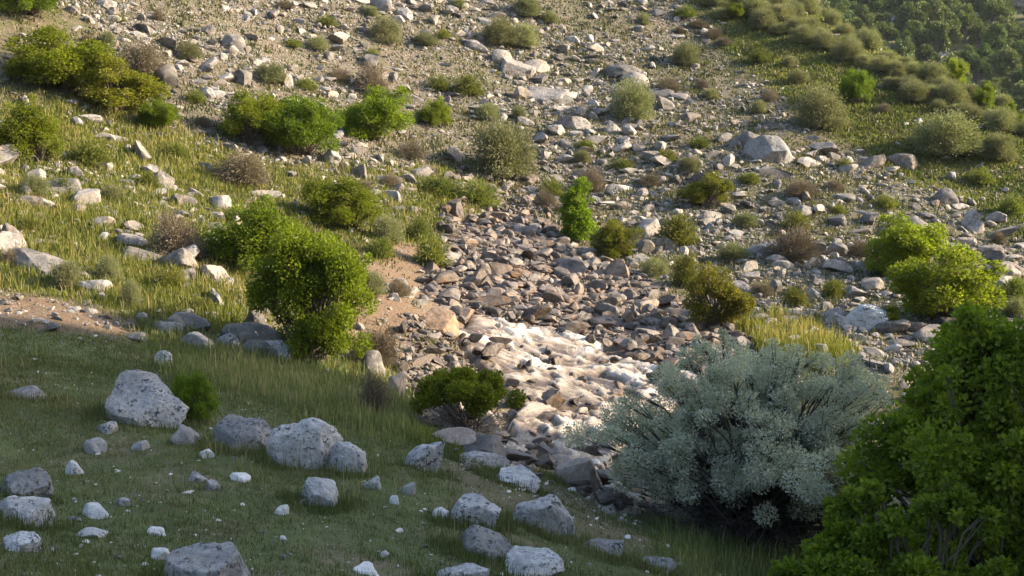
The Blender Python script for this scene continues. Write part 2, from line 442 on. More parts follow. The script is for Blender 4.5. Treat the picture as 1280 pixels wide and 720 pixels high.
def build_ground():
    th = np.concatenate([np.linspace(-180, -27, 70)[:-1], np.linspace(-27, 27, 760), np.linspace(27, 180, 90)[1:-1]])
    th = np.radians(th)
    r = np.concatenate([np.linspace(0.8, 9, 26)[:-1], 9 * (130 / 9) ** np.linspace(0, 1, 560), np.linspace(131, 420, 90)])
    T, R = np.meshgrid(th, r, indexing="ij")
    x = R * np.sin(T); y = R * np.cos(T); z = H(x, y)
    nt, nr = x.shape
    zs = {k: zone(k, x, y, z=z) for k in ("pile", "gully", "right", "rightlow", "leftband", "lefttop", "midslope", "gravel", "bank", "leftbare", "shade", "tall", "tall2", "ridge", "tall3", "tall4", "tall5", "path")}
    far = sst(100, 122, y + .25 * x)
    rock = np.clip(.30 + .45 * zs["right"] + .45 * zs["rightlow"] + .5 * zs["lefttop"] + .45 * zs["midslope"] + .3 * zs["leftband"] + zs["pile"] + zs["gully"] + .9 * zs["gravel"] - .5 * zs["shade"] - .3 * zs["tall"] - .12 * zs["ridge"], 0, 1)
    lush = np.clip(zs["shade"] + zs["tall"] + zs["tall3"] + zs["tall4"] + zs["tall5"] - zs["path"] * .5 - zs["leftbare"], 0, 1)
    grass = np.clip(.35 + .4 * zs["ridge"] + .2 * zs["right"] - .1 * zs["lefttop"] - .6 * zs["pile"] - .6 * zs["bank"] - .8 * zs["leftbare"] - .6 * zs["path"] - .8 * zs["gravel"], 0, 1)
    red = np.clip(zs["bank"] * 1.0 + .9 * zs["leftbare"] + .35 * zs["path"], 0, 1)
    wd = water_depth(x, y, z)
    wet = np.clip(zs["pile"] * .7 + sst(-35, 5, wd) + zs["gravel"] * .4, 0, 1)
    z = z - .22 * sst(-4, 12, wd)
    V = np.stack([x, y, z], -1).reshape(-1, 3)
    i = np.arange(nt); j = np.arange(nr - 1); I, J = np.meshgrid(i, j, indexing="ij"); I2 = (I + 1) % nt
    Fq = np.stack([I * nr + J, I * nr + J + 1, I2 * nr + J + 1, I2 * nr + J], -1).reshape(-1, 4)[:, ::-1]
    V = np.vstack([V, [[0, 0, float(H(0., 0.))]]])
    tri = np.stack([np.full(nt, len(V) - 1), i * nr, ((i + 1) % nt) * nr], -1)[:, ::-1]
    ex = lambda a: np.append(a.ravel(), 0.0)
    me = mk_mesh("hillside", V, [Fq, tri], v=dict(rock=ex(rock), lush=ex(lush), grass=ex(grass), red=ex(red), wet=ex(wet), far=ex(far)), smooth=True, mats=[M["ground"]])
    tag(link("hillside", me), "stony hillside with thin grass and bare soil", kind="structure")


build_ground()


def build_water():
    xs = np.arange(-4.5, 9.0, .05); ys = np.arange(19.5, 41, .06)
    x, y = np.meshgrid(xs, ys, indexing="ij"); zb = H(x, y)
    s = water_depth(x, y, zb) + 5 * noise2(x * 1.1, y * 1.1)
    # flow runs to the right and towards the camera, then bends back to the near bank
    sm = base_h(x, y); bend = sst(30.2, 28.2, y + .25 * x)
    def field(deg):
        a = math.radians(deg); u = x * math.cos(a) + y * math.sin(a); w = -x * math.sin(a) + y * math.cos(a)
        w = w + .25 * noise2(u * .6, w * .6)
        q1 = fbm2(.8 * u + .6 * w + 7, .8 * w - .6 * u, 3); q2 = fbm2(.7 * u - .7 * w + 31, .7 * w + .7 * u, 3)
        u = u + .9 * q1; w = w + .75 * q2
        big = fbm2(u * .55 + 5, w * 1.5, 3); streak = fbm2(u * 1.1, w * 5.2 + 9, 4, .6)
        crest = np.maximum(0, 1 - np.abs(fbm2(u * 1.15 + .3 * w + 3, w * 1.75 - .2 * u + 40, 5, .6)) * 3.2); hump = fbm2(u * 1.7 + .6 * w, w * 3.3 - .5 * u + 11, 4, .6)
        return u, w, .12 * big + .035 * streak + .095 * crest + .075 * hump, .7 * big + .7 * streak + .65 * crest + .55 * hump
    u1, w1, h1, f1 = field(-41); u2, w2, h2, f2 = field(-118)
    lp = lambda a, b: a * (1 - bend) + b * bend
    turb = lp(h1, h2); fu = lp(u1, u2 + 40); fw = lp(w1, w2 + 40)
    calm = sst(.0, 18, s)
    z = sm - .36 + .42 * sst(-2, 14, s) + turb * (.25 + .75 * calm)
    foam = np.clip(.20 + lp(f1, f2) * 1.15, -.2, 1.3)
    pxx, pyy, _ = pix(np.stack([x, y, zb], -1))
    foam = foam - .45 * sst(-12, 12, poly_sd(pxx, pyy, ZONE["pool"])) + .22 * sst(60, 0, np.abs(pyy - 455)) * sst(560, 620, pxx)
    foam = foam - .25 * sst(425, 405, pyy)
    keep = s > -6
    nx, ny = x.shape
    I, J = np.meshgrid(np.arange(nx - 1), np.arange(ny - 1), indexing="ij")
    Fq = np.stack([I * ny + J, (I + 1) * ny + J, (I + 1) * ny + J + 1, I * ny + J + 1], -1).reshape(-1, 4)
    k = keep.ravel()[Fq].all(1); Fq = Fq[k]
    used = np.unique(Fq); mp = np.full(nx * ny, -1); mp[used] = np.arange(len(used))
    V = np.stack([x, y, z], -1).reshape(-1, 3)[used]
    me = mk_mesh("stream_water", V, mp[Fq], v=dict(foam=foam.ravel()[used], fu=fu.ravel()[used], fw=fw.ravel()[used]), smooth=True, mats=[M["water"]])
    tag(link("stream_water", me), "muddy foaming stream water tumbling over the rocks", kind="structure")


build_water()

# ------------------------------------------------------------------ rocks
def ico(sub):
    bm = bmesh.new(); bmesh.ops.create_icosphere(bm, subdivisions=sub, radius=1.0)
    V = np.array([v.co[:] for v in bm.verts]); Fc = np.array([[v.index for v in f.verts] for f in bm.faces]); bm.free()
    return V, Fc


ICO = {k: ico(k) for k in (2, 3, 4, 5, 6)}


def rock_shape(seed, sub, planes=11, lo=.45, hi=.85, rough=.10, fine=.03, keep=.92, flat=1.0, top=0.0):
    r = np.random.default_rng(seed); V, Fc = ICO[sub]; V = V.copy()
    for k in range(planes):
        nrm = r.normal(size=3); nrm /= np.linalg.norm(nrm); d = r.uniform(lo, hi)
        e = np.maximum(0, V @ nrm - d); V -= keep * e[:, None] * nrm
    if top:
        for k in range(3):
            nrm = np.array([r.normal() * .28, r.normal() * .2 - .12, 1.0]); nrm /= np.linalg.norm(nrm); e = np.maximum(0, V @ nrm - top * r.uniform(.85, 1.15)); V -= keep * e[:, None] * nrm
    V = V * (1 + rough * fbm3(V * 1.6 + seed * 3.1, 3)[:, None] + fine * fbm3(V * 6 + seed, 3)[:, None])
    if sub >= 5: V = V * (1 + .022 * fbm3(V * 13 + seed, 3)[:, None] - .03 * np.maximum(0, fbm3(V * np.array([3., 3, 7]) + seed, 3) - .15)[:, None])
    V[:, 2] *= flat
    V /= np.abs(V).max(0) if top else np.abs(V).max(0).mean()
    if top: V[:, 2] /= V[:, 2].max()
    return V, Fc


def rock_mesh(name, seed, sub, mat, sharp=40, **kw):
    V, Fc = rock_shape(seed, sub, **kw)
    me = mk_mesh(name, V, Fc, smooth=True, mats=[mat])
    me.set_sharp_from_angle(angle=math.radians(sharp))
    return me


BPOS = []
LAND = []          # (px, py, phrase) landmarks that the loose rocks are described by

# px centre, py of the foot, width and height in photo pixels, material, turn, tilt, label, landmark phrase, shape options
BOULDERS = [
    (172, 528, 112, 66, "lime", 10, 5, "largest speckled boulder at the left of the near bank, in tall shaded grass", "the big speckled boulder at left", dict(seed=103, lo=.5, planes=12, top=.55)),
    (300, 561, 78, 42, "lime", 60, 0, "rounded speckled boulder just left of the tallest boulder of the near bank", None, dict(seed=104, lo=.5, planes=11, top=.5)),
    (384, 584, 100, 70, "lime", 20, -8, "tall cracked boulder with dark lichen in the middle of the near bank", "the tall cracked boulder", dict(seed=108, lo=.5, planes=12, top=.72)),
    (436, 590, 50, 46, "lime", 80, 0, "smaller boulder leaning against the right side of the tall cracked boulder", None, dict(seed=110, lo=.5, planes=11, top=.7)),
    (530, 589, 54, 54, "lime", 30, 25, "slanting speckled boulder where the shaded grass meets the sunlit bank", "the slanting shaded boulder", dict(seed=15, lo=.45)),
    (262, 735, 122, 58, "lime", 15, 0, "pale grey boulder cut off by the bottom edge of the picture", "the pale boulder at the bottom edge", dict(seed=21, lo=.55, planes=12)),
    (22, 621, 72, 36, "lime", 5, 3, "upper flat-topped boulder of the three at the left edge of the near bank", None, dict(seed=22, lo=.5)),
    (24, 652, 72, 34, "lime", 50, 0, "middle rounded boulder of the three at the left edge of the near bank", "the three boulders at the left edge", dict(seed=23, lo=.6)),
    (20, 688, 54, 22, "lime", 95, 0, "lowest and flattest boulder of the three at the left edge of the near bank", None, dict(seed=24, lo=.6)),
    (398, 630, 60, 34, "lime", 40, 5, "low humped boulder in a tuft of grass below the tall cracked boulder", "the low humped boulder", dict(seed=25, lo=.5)),
    (590, 655, 66, 38, "lime", 130, 8, "sloping grey boulder left of the angular block on the near bank", None, dict(seed=126, lo=.58)),
    (680, 664, 84, 50, "lime", 70, 0, "angular blue-grey block with a flat top beside the dark path", "the angular blue-grey block", dict(seed=27, lo=.38, planes=12)),
    (722, 610, 66, 52, "brown", 35, 18, "large brown slab standing on edge at the water, above the angular grey block", "the brown slab on edge", dict(seed=28, lo=.42, planes=9)),
    (598, 582, 80, 16, "lime", 25, 0, "long flat rock shelf lying across the dark path by the bank", None, dict(seed=29, lo=.4)),
    (640, 606, 70, 20, "lime", 12, 4, "second flat rock shelf lower along the dark path towards the brown slab", None, dict(seed=30, lo=.4)),
    (604, 694, 84, 34, "lime", 140, 6, "rough bedrock outcrop stepping down below the sloping grey boulder", "the bedrock outcrop", dict(seed=131, lo=.5)),
    (655, 722, 100, 30, "lime", 10, 5, "wide bedrock outcrop at the bottom edge, below the angular block", None, dict(seed=32, lo=.4)),
    (578, 733, 66, 26, "lime", 60, 0, "dark rounded outcrop at the bottom edge left of the wide bedrock outcrop", None, dict(seed=33, lo=.5)),
    (758, 694, 70, 18, "lime", 20, 0, "low ragged rock ledge in the grass right of the angular block", None, dict(seed=34, lo=.4)),
    (820, 712, 54, 10, "lime", 5, 0, "flat streak of bedrock in the dark grass near the silver bush", None, dict(seed=35, lo=.4)),
    (512, 618, 20, 17, "white", 30, 10, "bright white stone in the grass between the cracked boulder and the sloping boulder", None, dict(seed=40, lo=.5)),
    (494, 630, 15, 11, "white", 80, 0, "small white stone just below left of another bright white stone", None, dict(seed=41, lo=.45)),
    (551, 649, 21, 15, "white", 10, 5, "white stone beside the left end of the sloping grey boulder", None, dict(seed=42, lo=.5)),
    (465, 611, 22, 16, "lime", 10, 5, "grey and white stone right of the tall cracked boulder in shaded grass", None, dict(seed=43, lo=.5)),
    (480, 696, 12, 9, "white", 10, 5, "small round white stone near the bottom, alone in the short grass", None, dict(seed=44, lo=.6)),
    (459, 718, 36, 11, "white", 10, 5, "flat pale stone at the bottom edge left of the dark rounded outcrop", None, dict(seed=45, lo=.5)),
    (352, 643, 18, 14, "white", 70, 20, "oblong white stone left of the low humped boulder", None, dict(seed=46, lo=.6)),
    (118, 647, 36, 16, "white", 20, 6, "pale oblong stone in short grass right of the three edge boulders", None, dict(seed=47, lo=.5)),
    (175, 563, 24, 12, "white", 20, 6, "white flat stone below the big speckled boulder at left", None, dict(seed=48, lo=.5)),
    (116, 566, 30, 18, "lime", 20, 6, "knobbly grey stone left of the white flat stone on the near bank", None, dict(seed=49, lo=.5)),
    (132, 541, 26, 14, "lime", 20, 6, "small grey stone directly below left of the big speckled boulder", None, dict(seed=50, lo=.5)),
    (92, 593, 22, 18, "lime", 20, 6, "small upright grey stone in the grass above the pale oblong stone", None, dict(seed=51, lo=.5)),
    (228, 555, 40, 24, "hill", 50, 6, "tan pointed stone left of the rounded speckled boulder", None, dict(seed=52, lo=.45)),
    (258, 572, 20, 11, "white", 50, 6, "small pale stone in front of the rounded speckled boulder", None, dict(seed=53, lo=.5)),
    (244, 602, 28, 11, "lime", 50, 6, "flat grey stone in the middle of the short grass below the rounded boulder", None, dict(seed=54, lo=.5)),
    (264, 613, 18, 13, "lime", 90, 6, "stubby grey stone touching the flat grey stone in the short grass", None, dict(seed=55, lo=.5)),
    (298, 601, 28, 9, "white", 0, 6, "flat white stone in short grass below the tall cracked boulder", None, dict(seed=56, lo=.5)),
    (197, 699, 28, 14, "white", 0, 6, "pale round-backed stone above left of the boulder at the bottom edge", None, dict(seed=57, lo=.6)),
    (195, 669, 24, 9, "white", 30, 6, "thin white stone in the grass above the pale round-backed stone", None, dict(seed=58, lo=.5)),
    (112, 671, 38, 7, "lime", 10, 2, "thin flat stone in the grass near the lowest edge boulder", None, dict(seed=59, lo=.5)),
    (30, 498, 60, 14, "hill", 8, 4, "long pale rock slab at the left edge above the short grass", "the long pale slab at left", dict(seed=60, lo=.45)),
    (202, 456, 26, 20, "lime", 8, 4, "round grey stone above the big speckled boulder in tall grass", None, dict(seed=61, lo=.55)),
    (208, 418, 44, 22, "hill", 160, 12, "leaning pale slab at the edge of the shade on the left slope", "the leaning pale slab", dict(seed=62, lo=.45)),
    (243, 436, 46, 22, "hill", 20, 4, "pinkish rock beside the leaning pale slab at the shade edge", None, dict(seed=63, lo=.5)),
    (284, 436, 34, 26, "lime", 20, 4, "grey round rock right of the pinkish rock at the shade edge", None, dict(seed=64, lo=.6)),
    (345, 448, 48, 32, "lime", 30, 0, "grey rock at the foot of the tall green tree, lower left", None, dict(seed=65, lo=.55)),
    (318, 414, 26, 30, "stream", 30, 0, "dark rock in the shade left of the tall green tree", None, dict(seed=66, lo=.5)),
    (466, 474, 40, 34, "hill", 30, 0, "pale yellowish rock at the right foot of the tall green tree", "the pale rock by the tall tree", dict(seed=67, lo=.5)),
    (494, 496, 24, 40, "hill", 100, 6, "upright grey and yellow rock at the sunlit bank beside the bushy shrub", None, dict(seed=68, lo=.45)),
    (545, 410, 56, 34, "brown", 120, -22, "big slab tilted over the bank where the rapids begin, orange on one side", "the tilted bank slab", dict(seed=69, lo=.42)),
    (964, 202, 68, 46, "lime", 20, 0, "largest pale boulder high on the right hillside, with a sunlit right face", "the largest hillside boulder", dict(seed=70, lo=.5, planes=10)),
    (930, 186, 44, 26, "hill", 70, 0, "broken rock against the left side of the largest hillside boulder", None, dict(seed=71, lo=.45)),
    (808, 292, 38, 26, "hill", 10, 0, "white square block right of the yellowish bush above the rock pile", "the white square block", dict(seed=72, lo=.4, planes=10)),
    (807, 317, 26, 18, "hill", 50, 0, "white wedge-shaped rock below the white square block", None, dict(seed=73, lo=.42)),
    (1215, 287, 34, 26, "hill", 10, 0, "pointed pale boulder above the bright green shrub at right", "the pointed pale boulder", dict(seed=74, lo=.42)),
    (1182, 256, 36, 22, "hill", 10, 0, "leaning boulder up the slope from the pointed pale boulder", None, dict(seed=75, lo=.45)),
    (1130, 208, 44, 22, "hill", 10, 0, "cluster-topping boulder left of the large olive shrub at right", None, dict(seed=76, lo=.5)),
    (1150, 298, 52, 34, "hill", 40, 0, "broad grey boulder behind the upper bright green shrub at right", None, dict(seed=77, lo=.55)),
    (1255, 352, 48, 28, "hill", 40, 0, "broad grey boulder right of the lower bright green shrub", None, dict(seed=78, lo=.55)),
    (1085, 412, 60, 34, "lime", 40, 0, "broad flat grey boulder left of the lower bright green shrub", "the broad flat grey boulder", dict(seed=79, lo=.5)),
    (945, 397, 24, 16, "lime", 40, 0, "round grey boulder right of the yellow-brown shrub beside the rock pile", None, dict(seed=80, lo=.6)),
    (1016, 374, 24, 16, "lime", 40, 0, "round grey boulder between two shrubs low on the right bank", None, dict(seed=81, lo=.6)),
    (772, 94, 62, 22, "crag", 40, 0, "large humped outcrop above the olive shrub high on the middle slope", "the high humped outcrop", dict(seed=82, lo=.5)),
    (794, 106, 42, 20, "crag", 10, 0, "rounded outcrop at the right end of the high humped outcrop", None, dict(seed=83, lo=.5)),
    (650, 94, 60, 34, "crag", 40, 0, "craggy outcrop below the twin olive shrubs on the middle slope", "the craggy outcrop", dict(seed=84, lo=.38, planes=14)),
    (684, 124, 66, 30, "crag", 80, 0, "lower craggy outcrop stepping down to the right on the middle slope", None, dict(seed=85, lo=.38, planes=14)),
    (712, 160, 46, 18, "crag", 80, 0, "flat broken outcrop left of the round olive shrub on the middle slope", None, dict(seed=86, lo=.4)),
    (207, 104, 40, 24, "hill", 80, 0, "sunlit rounded boulder right of the yellow-green shrub at upper left", "the upper-left sunlit boulder", dict(seed=87, lo=.5)),
    (290, 62, 32, 22, "hill", 20, 0, "rounded boulder high on the left slope below the top edge", None, dict(seed=88, lo=.6)),
    (297, 103, 48, 26, "hill", 20, 0, "large slab above the dark green shrub on the left slope", None, dict(seed=89, lo=.45)),
    (12, 302, 30, 26, "hill", 20, 0, "sunlit boulder at the left edge among the yellow grass", "the left-edge sunlit boulder", dict(seed=90, lo=.5)),
    (170, 325, 60, 24, "hill", 20, 0, "long pinkish rock left of the dry brown shrub on the left slope", None, dict(seed=91, lo=.45)),
    (262, 352, 46, 30, "hill", 60, 0, "orange-tinted rock right of the dry brown shrub on the left slope", None, dict(seed=92, lo=.5)),
    (153, 632, 18, 9, "lime", 0, 0, "small dull stone in the short grass between edge boulders and middle", None, dict(seed=93, lo=.5)),
]


def auto_phrase(k):
    return ["largest", "second largest", "third largest"][k]


def place_boulder(i, b):
    px, py, w, h, mt, rz, tilt, label, ref, kw = b
    P = at1(px, min(py, 719)) if py <= 719 else None
    if P is None or np.isnan(P).any():
        r = ray(px, py); d = 12.2
        for d in np.linspace(8, 20, 400):
            Q = r * d
            if Q[2] < H(Q[0], Q[1]): break
        P = r * d
    d = pix(P)[2]; W = w * d / F; Hh = h * d / F * (.82 if w > 40 else .92)
    big = w > 40
    kw = dict(kw); seed = kw.pop("seed")
    near = d < 24
    sub = 6 if (big and near) else 5 if big else 4
    extra = dict(rough=.17, fine=.05, top=.58 if big else .75) if near else dict(rough=.12, fine=.04)
    me = rock_mesh("boulder" if big else "stone", seed * 7 + 1, sub, M[mt], sharp=50 if near else 38, **{**extra, **kw})
    sx, sy, sz = W / 2 * 1.04, W / 2 * .9, Hh * 1.0
    o = link("boulder" if w > 30 else "stone", me, loc=(P[0], P[1] + sy * .5, P[2] + Hh * 1.02 - sz), rot=(math.radians(tilt * .4), math.radians(tilt), math.radians(0)), scale=(sx, sy, sz))
    tag(o, label, "boulder" if w > 30 else "stone")
    if ref: LAND.append((px, py - h / 2, ref))
    BPOS.append((P[0], P[1] + sy * .5, max(sx, .12)))
    return o


for _i, _b in enumerate(BOULDERS): place_boulder(_i, _b)

# ------------------------------------------------------------------ plants
def tubes(lines, sides=5):
    """lines: list of (points Nx3, radius array)"""
    Vs, Fs, o = [], [], 0
    for P, R in lines:
        P = np.asarray(P, float); n = len(P)
        T = np.gradient(P, axis=0); T /= np.linalg.norm(T, axis=1)[:, None] + 1e-9
        ref = np.array([0.31, 0.17, 0.93]) if abs(T[0] @ np.array([0.31, .17, .93])) < .9 else np.array([1., 0, 0])
        A = np.cross(T, ref); A /= np.linalg.norm(A, axis=1)[:, None] + 1e-9; B = np.cross(T, A)
        ang = np.arange(sides) * 2 * PI / sides
        ring = P[:, None] + np.asarray(R)[:, None, None] * (np.cos(ang)[None, :, None] * A[:, None] + np.sin(ang)[None, :, None] * B[:, None])
        Vs.append(ring.reshape(-1, 3))
        I, J = np.meshgrid(np.arange(n - 1), np.arange(sides), indexing="ij"); J2 = (J + 1) % sides
        Fs.append(np.stack([I * sides + J, I * sides + J2, (I + 1) * sides + J2, (I + 1) * sides + J], -1).reshape(-1, 4) + o)
        o += n * sides
    return np.vstack(Vs), np.vstack(Fs)


def unit(a): return a / (np.linalg.norm(a, axis=-1, keepdims=True) + 1e-9)


def leaves(P, axis, nrm, L, Wd):
    """diamond leaf quads"""
    axis = unit(axis); b = unit(np.cross(nrm, axis))
    L = np.asarray(L)[:, None]; Wd = np.asarray(Wd)[:, None]
    c = unit(np.cross(axis, b))
    V = np.stack([P, P + axis * L * .55 + b * Wd * .5 + c * L * .06, P + axis * L - c * L * .05, P + axis * L * .5 - b * Wd * .5 + c * L * .06], 1).reshape(-1, 3)
    Fq = np.arange(len(P) * 4).reshape(-1, 4)
    return V, Fq


def curve(a, b, n=6, sag=.0, wob=.0, r=None):
    t = np.linspace(0, 1, n)[:, None]
    P = a * (1 - t) + b * t
    P[:, 2] += sag * np.sin(PI * t[:, 0]) * np.linalg.norm(b - a)
    if r is not None and wob:
        w = r.normal(size=(n, 3)) * wob * np.linalg.norm(b - a); w[0] = 0; w[-1] = 0; P = P + w
    return P


def leafy(seed, W, Hh, nleaf, leaf, nclump=34, cr=.30, lift=.0, low=-.35, mats=("green", "bark"), aspect=.62, cone=0.0, stems=4, rbase=.035, lob=.18, shoots=12):
    """broad-leaved shrub: leaf clumps spread through an ellipsoid, one curved limb to each clump"""
    r = np.random.default_rng(seed)
    cz = lift + (Hh - lift) / 2; hz = (Hh - lift) / 2
    d = unit(r.normal(size=(nclump * 3, 3))); d = d[d[:, 2] > low][:nclump]; nclump = len(d)
    rad = r.uniform(.35, 1.0, nclump) ** .7
    c = d * rad[:, None]
    if cone: c[:, :2] *= (1 - cone * np.clip((c[:, 2] + 1) / 2, 0, 1))[:, None]
    c *= (1 + lob * 1.2 * noise3(d * 1.9 + seed * 1.7))[:, None]
    c[:, :2] *= (1 + lob * np.array([noise2(np.array([np.arctan2(q[1], q[0]) * 1.3 + seed]), np.array([q[2]]))[0] for q in c]))[:, None]
    C = c * np.array([W / 2 - cr * W * .35, W / 2 - cr * W * .35, hz - cr * Hh * .22]) + np.array([0, 0, cz])
    crs = cr * r.uniform(.5, 1.35, nclump) * min(W, Hh * 1.2) * .5
    if shoots:
        e = unit(r.normal(size=(shoots * 3, 3)) + np.array([0, 0, .35])); e = e[e[:, 2] > max(low * .6, -.15)][:shoots]
        b = C[np.argmax(e @ unit(C - np.array([0, 0, cz])).T, axis=1)] - np.array([0, 0, cz])
        C = np.vstack([C, b * .6 + np.linalg.norm(b, axis=1)[:, None] * e * .4 + e * (cr * .5 * min(W, Hh) * r.uniform(.6, 1.25, len(e)))[:, None] + np.array([0, 0, cz])])
        crs = np.concatenate([crs, cr * .5 * min(W, Hh * 1.2) * r.uniform(.28, .5, len(e))]); nclump = len(C)
    k = r.choice(nclump, nleaf, p=crs ** 2 / (crs ** 2).sum())
    off = unit(r.normal(size=(nleaf, 3))); u = r.random(nleaf) ** .42
    P = C[k] + off * (crs[k] * u)[:, None] * np.array([1, 1, .85])
    P += .25 * crs[k][:, None] * np.stack([noise3(P * 3.1 / max(W, 1) * 2 + q) for q in (1.3, 7.7, 19.1)], -1)
    ok = P[:, 2] > .03 + .06 * r.random(nleaf); P = P[ok]; off = off[ok]; k = k[ok]
    out = unit(P - np.array([0, 0, cz * .7]))
    nrm = unit(.55 * out + .35 * off + np.array([0, 0, .45]) + .75 * r.normal(size=P.shape))
    ax = unit(off + .4 * out + .8 * r.normal(size=P.shape))
    L = leaf * r.uniform(.65, 1.3, len(P))
    V, Fq = leaves(P, ax, nrm, L, L * aspect)
    cv = r.random(nclump)
    v = np.clip(.55 * r.random(len(P)) + .45 * cv[k], 0, 1)
    crown = mk_mesh("crown", V, Fq, v=np.repeat(v, 4), mats=[M[mats[0]]])
    base = [np.array([r.normal() * .05 * W, r.normal() * .05 * W, -.15]) for _ in range(stems)]
    lines = []
    for q in range(nclump):
        b = base[q % stems]; n = 7
        mid = np.array([b[0] * 1.6 + C[q, 0] * .22, b[1] * 1.6 + C[q, 1] * .22, max(.2, C[q, 2] * .5)])
        t = np.linspace(0, 1, n)[:, None]
        pts = (1 - t) ** 2 * b + 2 * t * (1 - t) * mid + t * t * C[q]
        pts[1:-1] += r.normal(size=(n - 2, 3)) * .015 * W
        lines.append((pts, rbase * np.linspace(1, .22, n) * r.uniform(.6, 1.1)))
        for _ in range(3):
            e = C[q] + unit(r.normal(size=3)) * crs[q] * .85
            lines.append((curve(pts[-2], e, 4), rbase * np.linspace(.24, .08, 4)))
    V, Fq = tubes(lines)
    trunk = mk_mesh("branches", V, Fq, smooth=True, mats=[M[mats[1]]])
    return crown, trunk


def wispy(seed, W, Hh, nstem, nleaf, leaf, mats=("olive", "twig"), aspect=.3, start=.35, twig=.006, spread=1.0, low=.05, lumps=9, lift=0, droop=0.0):
    """many thin stems fanning from the foot, small narrow leaves along their outer part"""
    r = np.random.default_rng(seed)
    d = unit(r.normal(size=(nstem * 3, 3)) * np.array([1, 1, .9])); d[:, 2] = np.abs(d[:, 2]); d = d[d[:, 2] > low][:nstem]; nstem = len(d)
    # lumpy outline
    ld = unit(r.normal(size=(lumps, 3)) + np.array([0, 0, .4]))
    lump = 1 + .16 * (np.max(d @ ld.T, axis=1) - .8) / .2
    E = d * np.array([W / 2, W / 2, Hh]) * (lump * r.uniform(.62, 1.0, nstem) ** .5)[:, None]
    E[:, 2] = np.maximum(E[:, 2], .08) + lift * .3
    B = r.normal(size=(nstem, 3)) * .06 * W * spread; B[:, 2] = -.05
    Mi = B * .6 + np.stack([E[:, 0] * .3, E[:, 1] * .3, E[:, 2] * .62 + .1 * Hh], -1)
    lines = []; n = 6
    t = np.linspace(0, 1, n)[:, None]
    for q in range(nstem):
        pts = (1 - t) ** 2 * B[q] + 2 * t * (1 - t) * Mi[q] + t * t * E[q]
        if q % 2 == 0: lines.append((pts, twig * np.linspace(1.6, .5, n)))
    k = r.integers(0, nstem, nleaf); tt = (start + (1 - start) * r.random(nleaf) ** .75)[:, None]
    P = (1 - tt) ** 2 * B[k] + 2 * tt * (1 - tt) * Mi[k] + tt * tt * E[k]
    T = unit(2 * (1 - tt) * (Mi[k] - B[k]) + 2 * tt * (E[k] - Mi[k]))
    P = P + r.normal(size=P.shape) * .035 * W * (.4 + tt)
    P[:, 2] -= droop * tt[:, 0] ** 3 * np.linalg.norm(P[:, :2], axis=1)
    ok = P[:, 2] > .02; P = P[ok]; T = T[ok]; k = k[ok]
    ax = unit(T + .55 * r.normal(size=P.shape)); nrm = unit(r.normal(size=P.shape) + np.array([0, 0, .5]))
    L = leaf * r.uniform(.6, 1.4, len(P))
    V, Fq = leaves(P, ax, nrm, L, L * aspect)
    v = np.clip(.5 * r.random(len(P)) + .5 * r.random(nstem)[k], 0, 1)
    crown = mk_mesh("crown", V, Fq, v=np.repeat(v, 4), mats=[M[mats[0]]])
    V, Fq = tubes(lines, 4)
    return crown, mk_mesh("branches", V, Fq, smooth=True, mats=[M[mats[1]]])


# prototypes (metres as built); each shrub below is a copy scaled to its own size
PROTO = {}


def proto(kind, fn, W, Hh, *a, **k):
    PROTO.setdefault(kind, []).append((fn(len(PROTO) * 17 + len(PROTO.get(kind, [])) * 5 + 3, W, Hh, *a, **k), W, Hh))


for q in range(3): proto("green", leafy, 3.2, 2.4, 21250, .085, 48, .30, lift=-.45, low=-.55, mats=("green", "bark"))
for q in range(2): proto("bright", leafy, 3.0, 2.6, 21250, .10, 43, .30, lift=-.45, low=-.55, mats=("lime_leaf", "bark"))
for q in range(2): proto("yellow", leafy, 2.2, 1.8, 13750, .075, 36, .30, lift=-.45, low=-.55, mats=("yellow", "bark"))
for q in range(3): proto("olive", wispy, 2.6, 1.9, 260, 15000, .10, mats=("olive", "twig"), aspect=.38)
for q in range(2): proto("dry", wispy, 2.2, 1.3, 420, 9000, .10, mats=("dry", "paletwig"), aspect=.22, twig=.009)
proto("tree", leafy, 3.0, 3.3, 48000, .075, 84, .25, lift=-.5, low=-.7, mats=("green", "bark"), rbase=.05)
for q in range(2): proto("herb", wispy, 1.4, .8, 160, 3500, .13, mats=("meadow", "twig"), aspect=.2, start=.1)
proto("conic", leafy, 1.7, 2.8, 15000, .085, 44, .32, lift=-.5, low=-.8, mats=("lime_leaf", "bark"), cone=.62)


def plant(kind, idx, px, py, w, h, name, label, cat, ref=None, group=None, P=None, rz=None, d=None):
    (crown, br), W0, H0 = PROTO[kind][idx % len(PROTO[kind])]
    if P is None:
        P = at1(px, py)
        if np.isnan(P).any(): print("no ground at", px, py); return None
    d = pix(P)[2]; W = w * d / F * (1.12 if kind in ('green', 'bright', 'yellow') else 1) * (1.12 if kind in ('green', 'bright', 'yellow') and px < 560 else 1); Hh = h * d / F
    # the foot of a rounded shrub is seen in front of its stem
    y = P[1] + W * .30; x = P[0] * y / P[1]; z = float(H(x, y))
    root = bpy.data.objects.new(name, None); COL.objects.link(root); root.empty_display_size = .2
    top = P[2] + Hh * 1.02
    root.location = (x, y, z - .04); root.rotation_euler = (0, 0, rz if rz is not None else random.uniform(0, 6.28))
    sz = max(.3, (top - z) / H0)
    root.scale = (W / W0, W / W0, sz)
    link("crown", crown, root); link("branches", br, root)
    tag(root, label, cat, group); SPOTS.append((px, py, w))
    if ref: LAND.append((px, py - h / 2, ref))
    return root


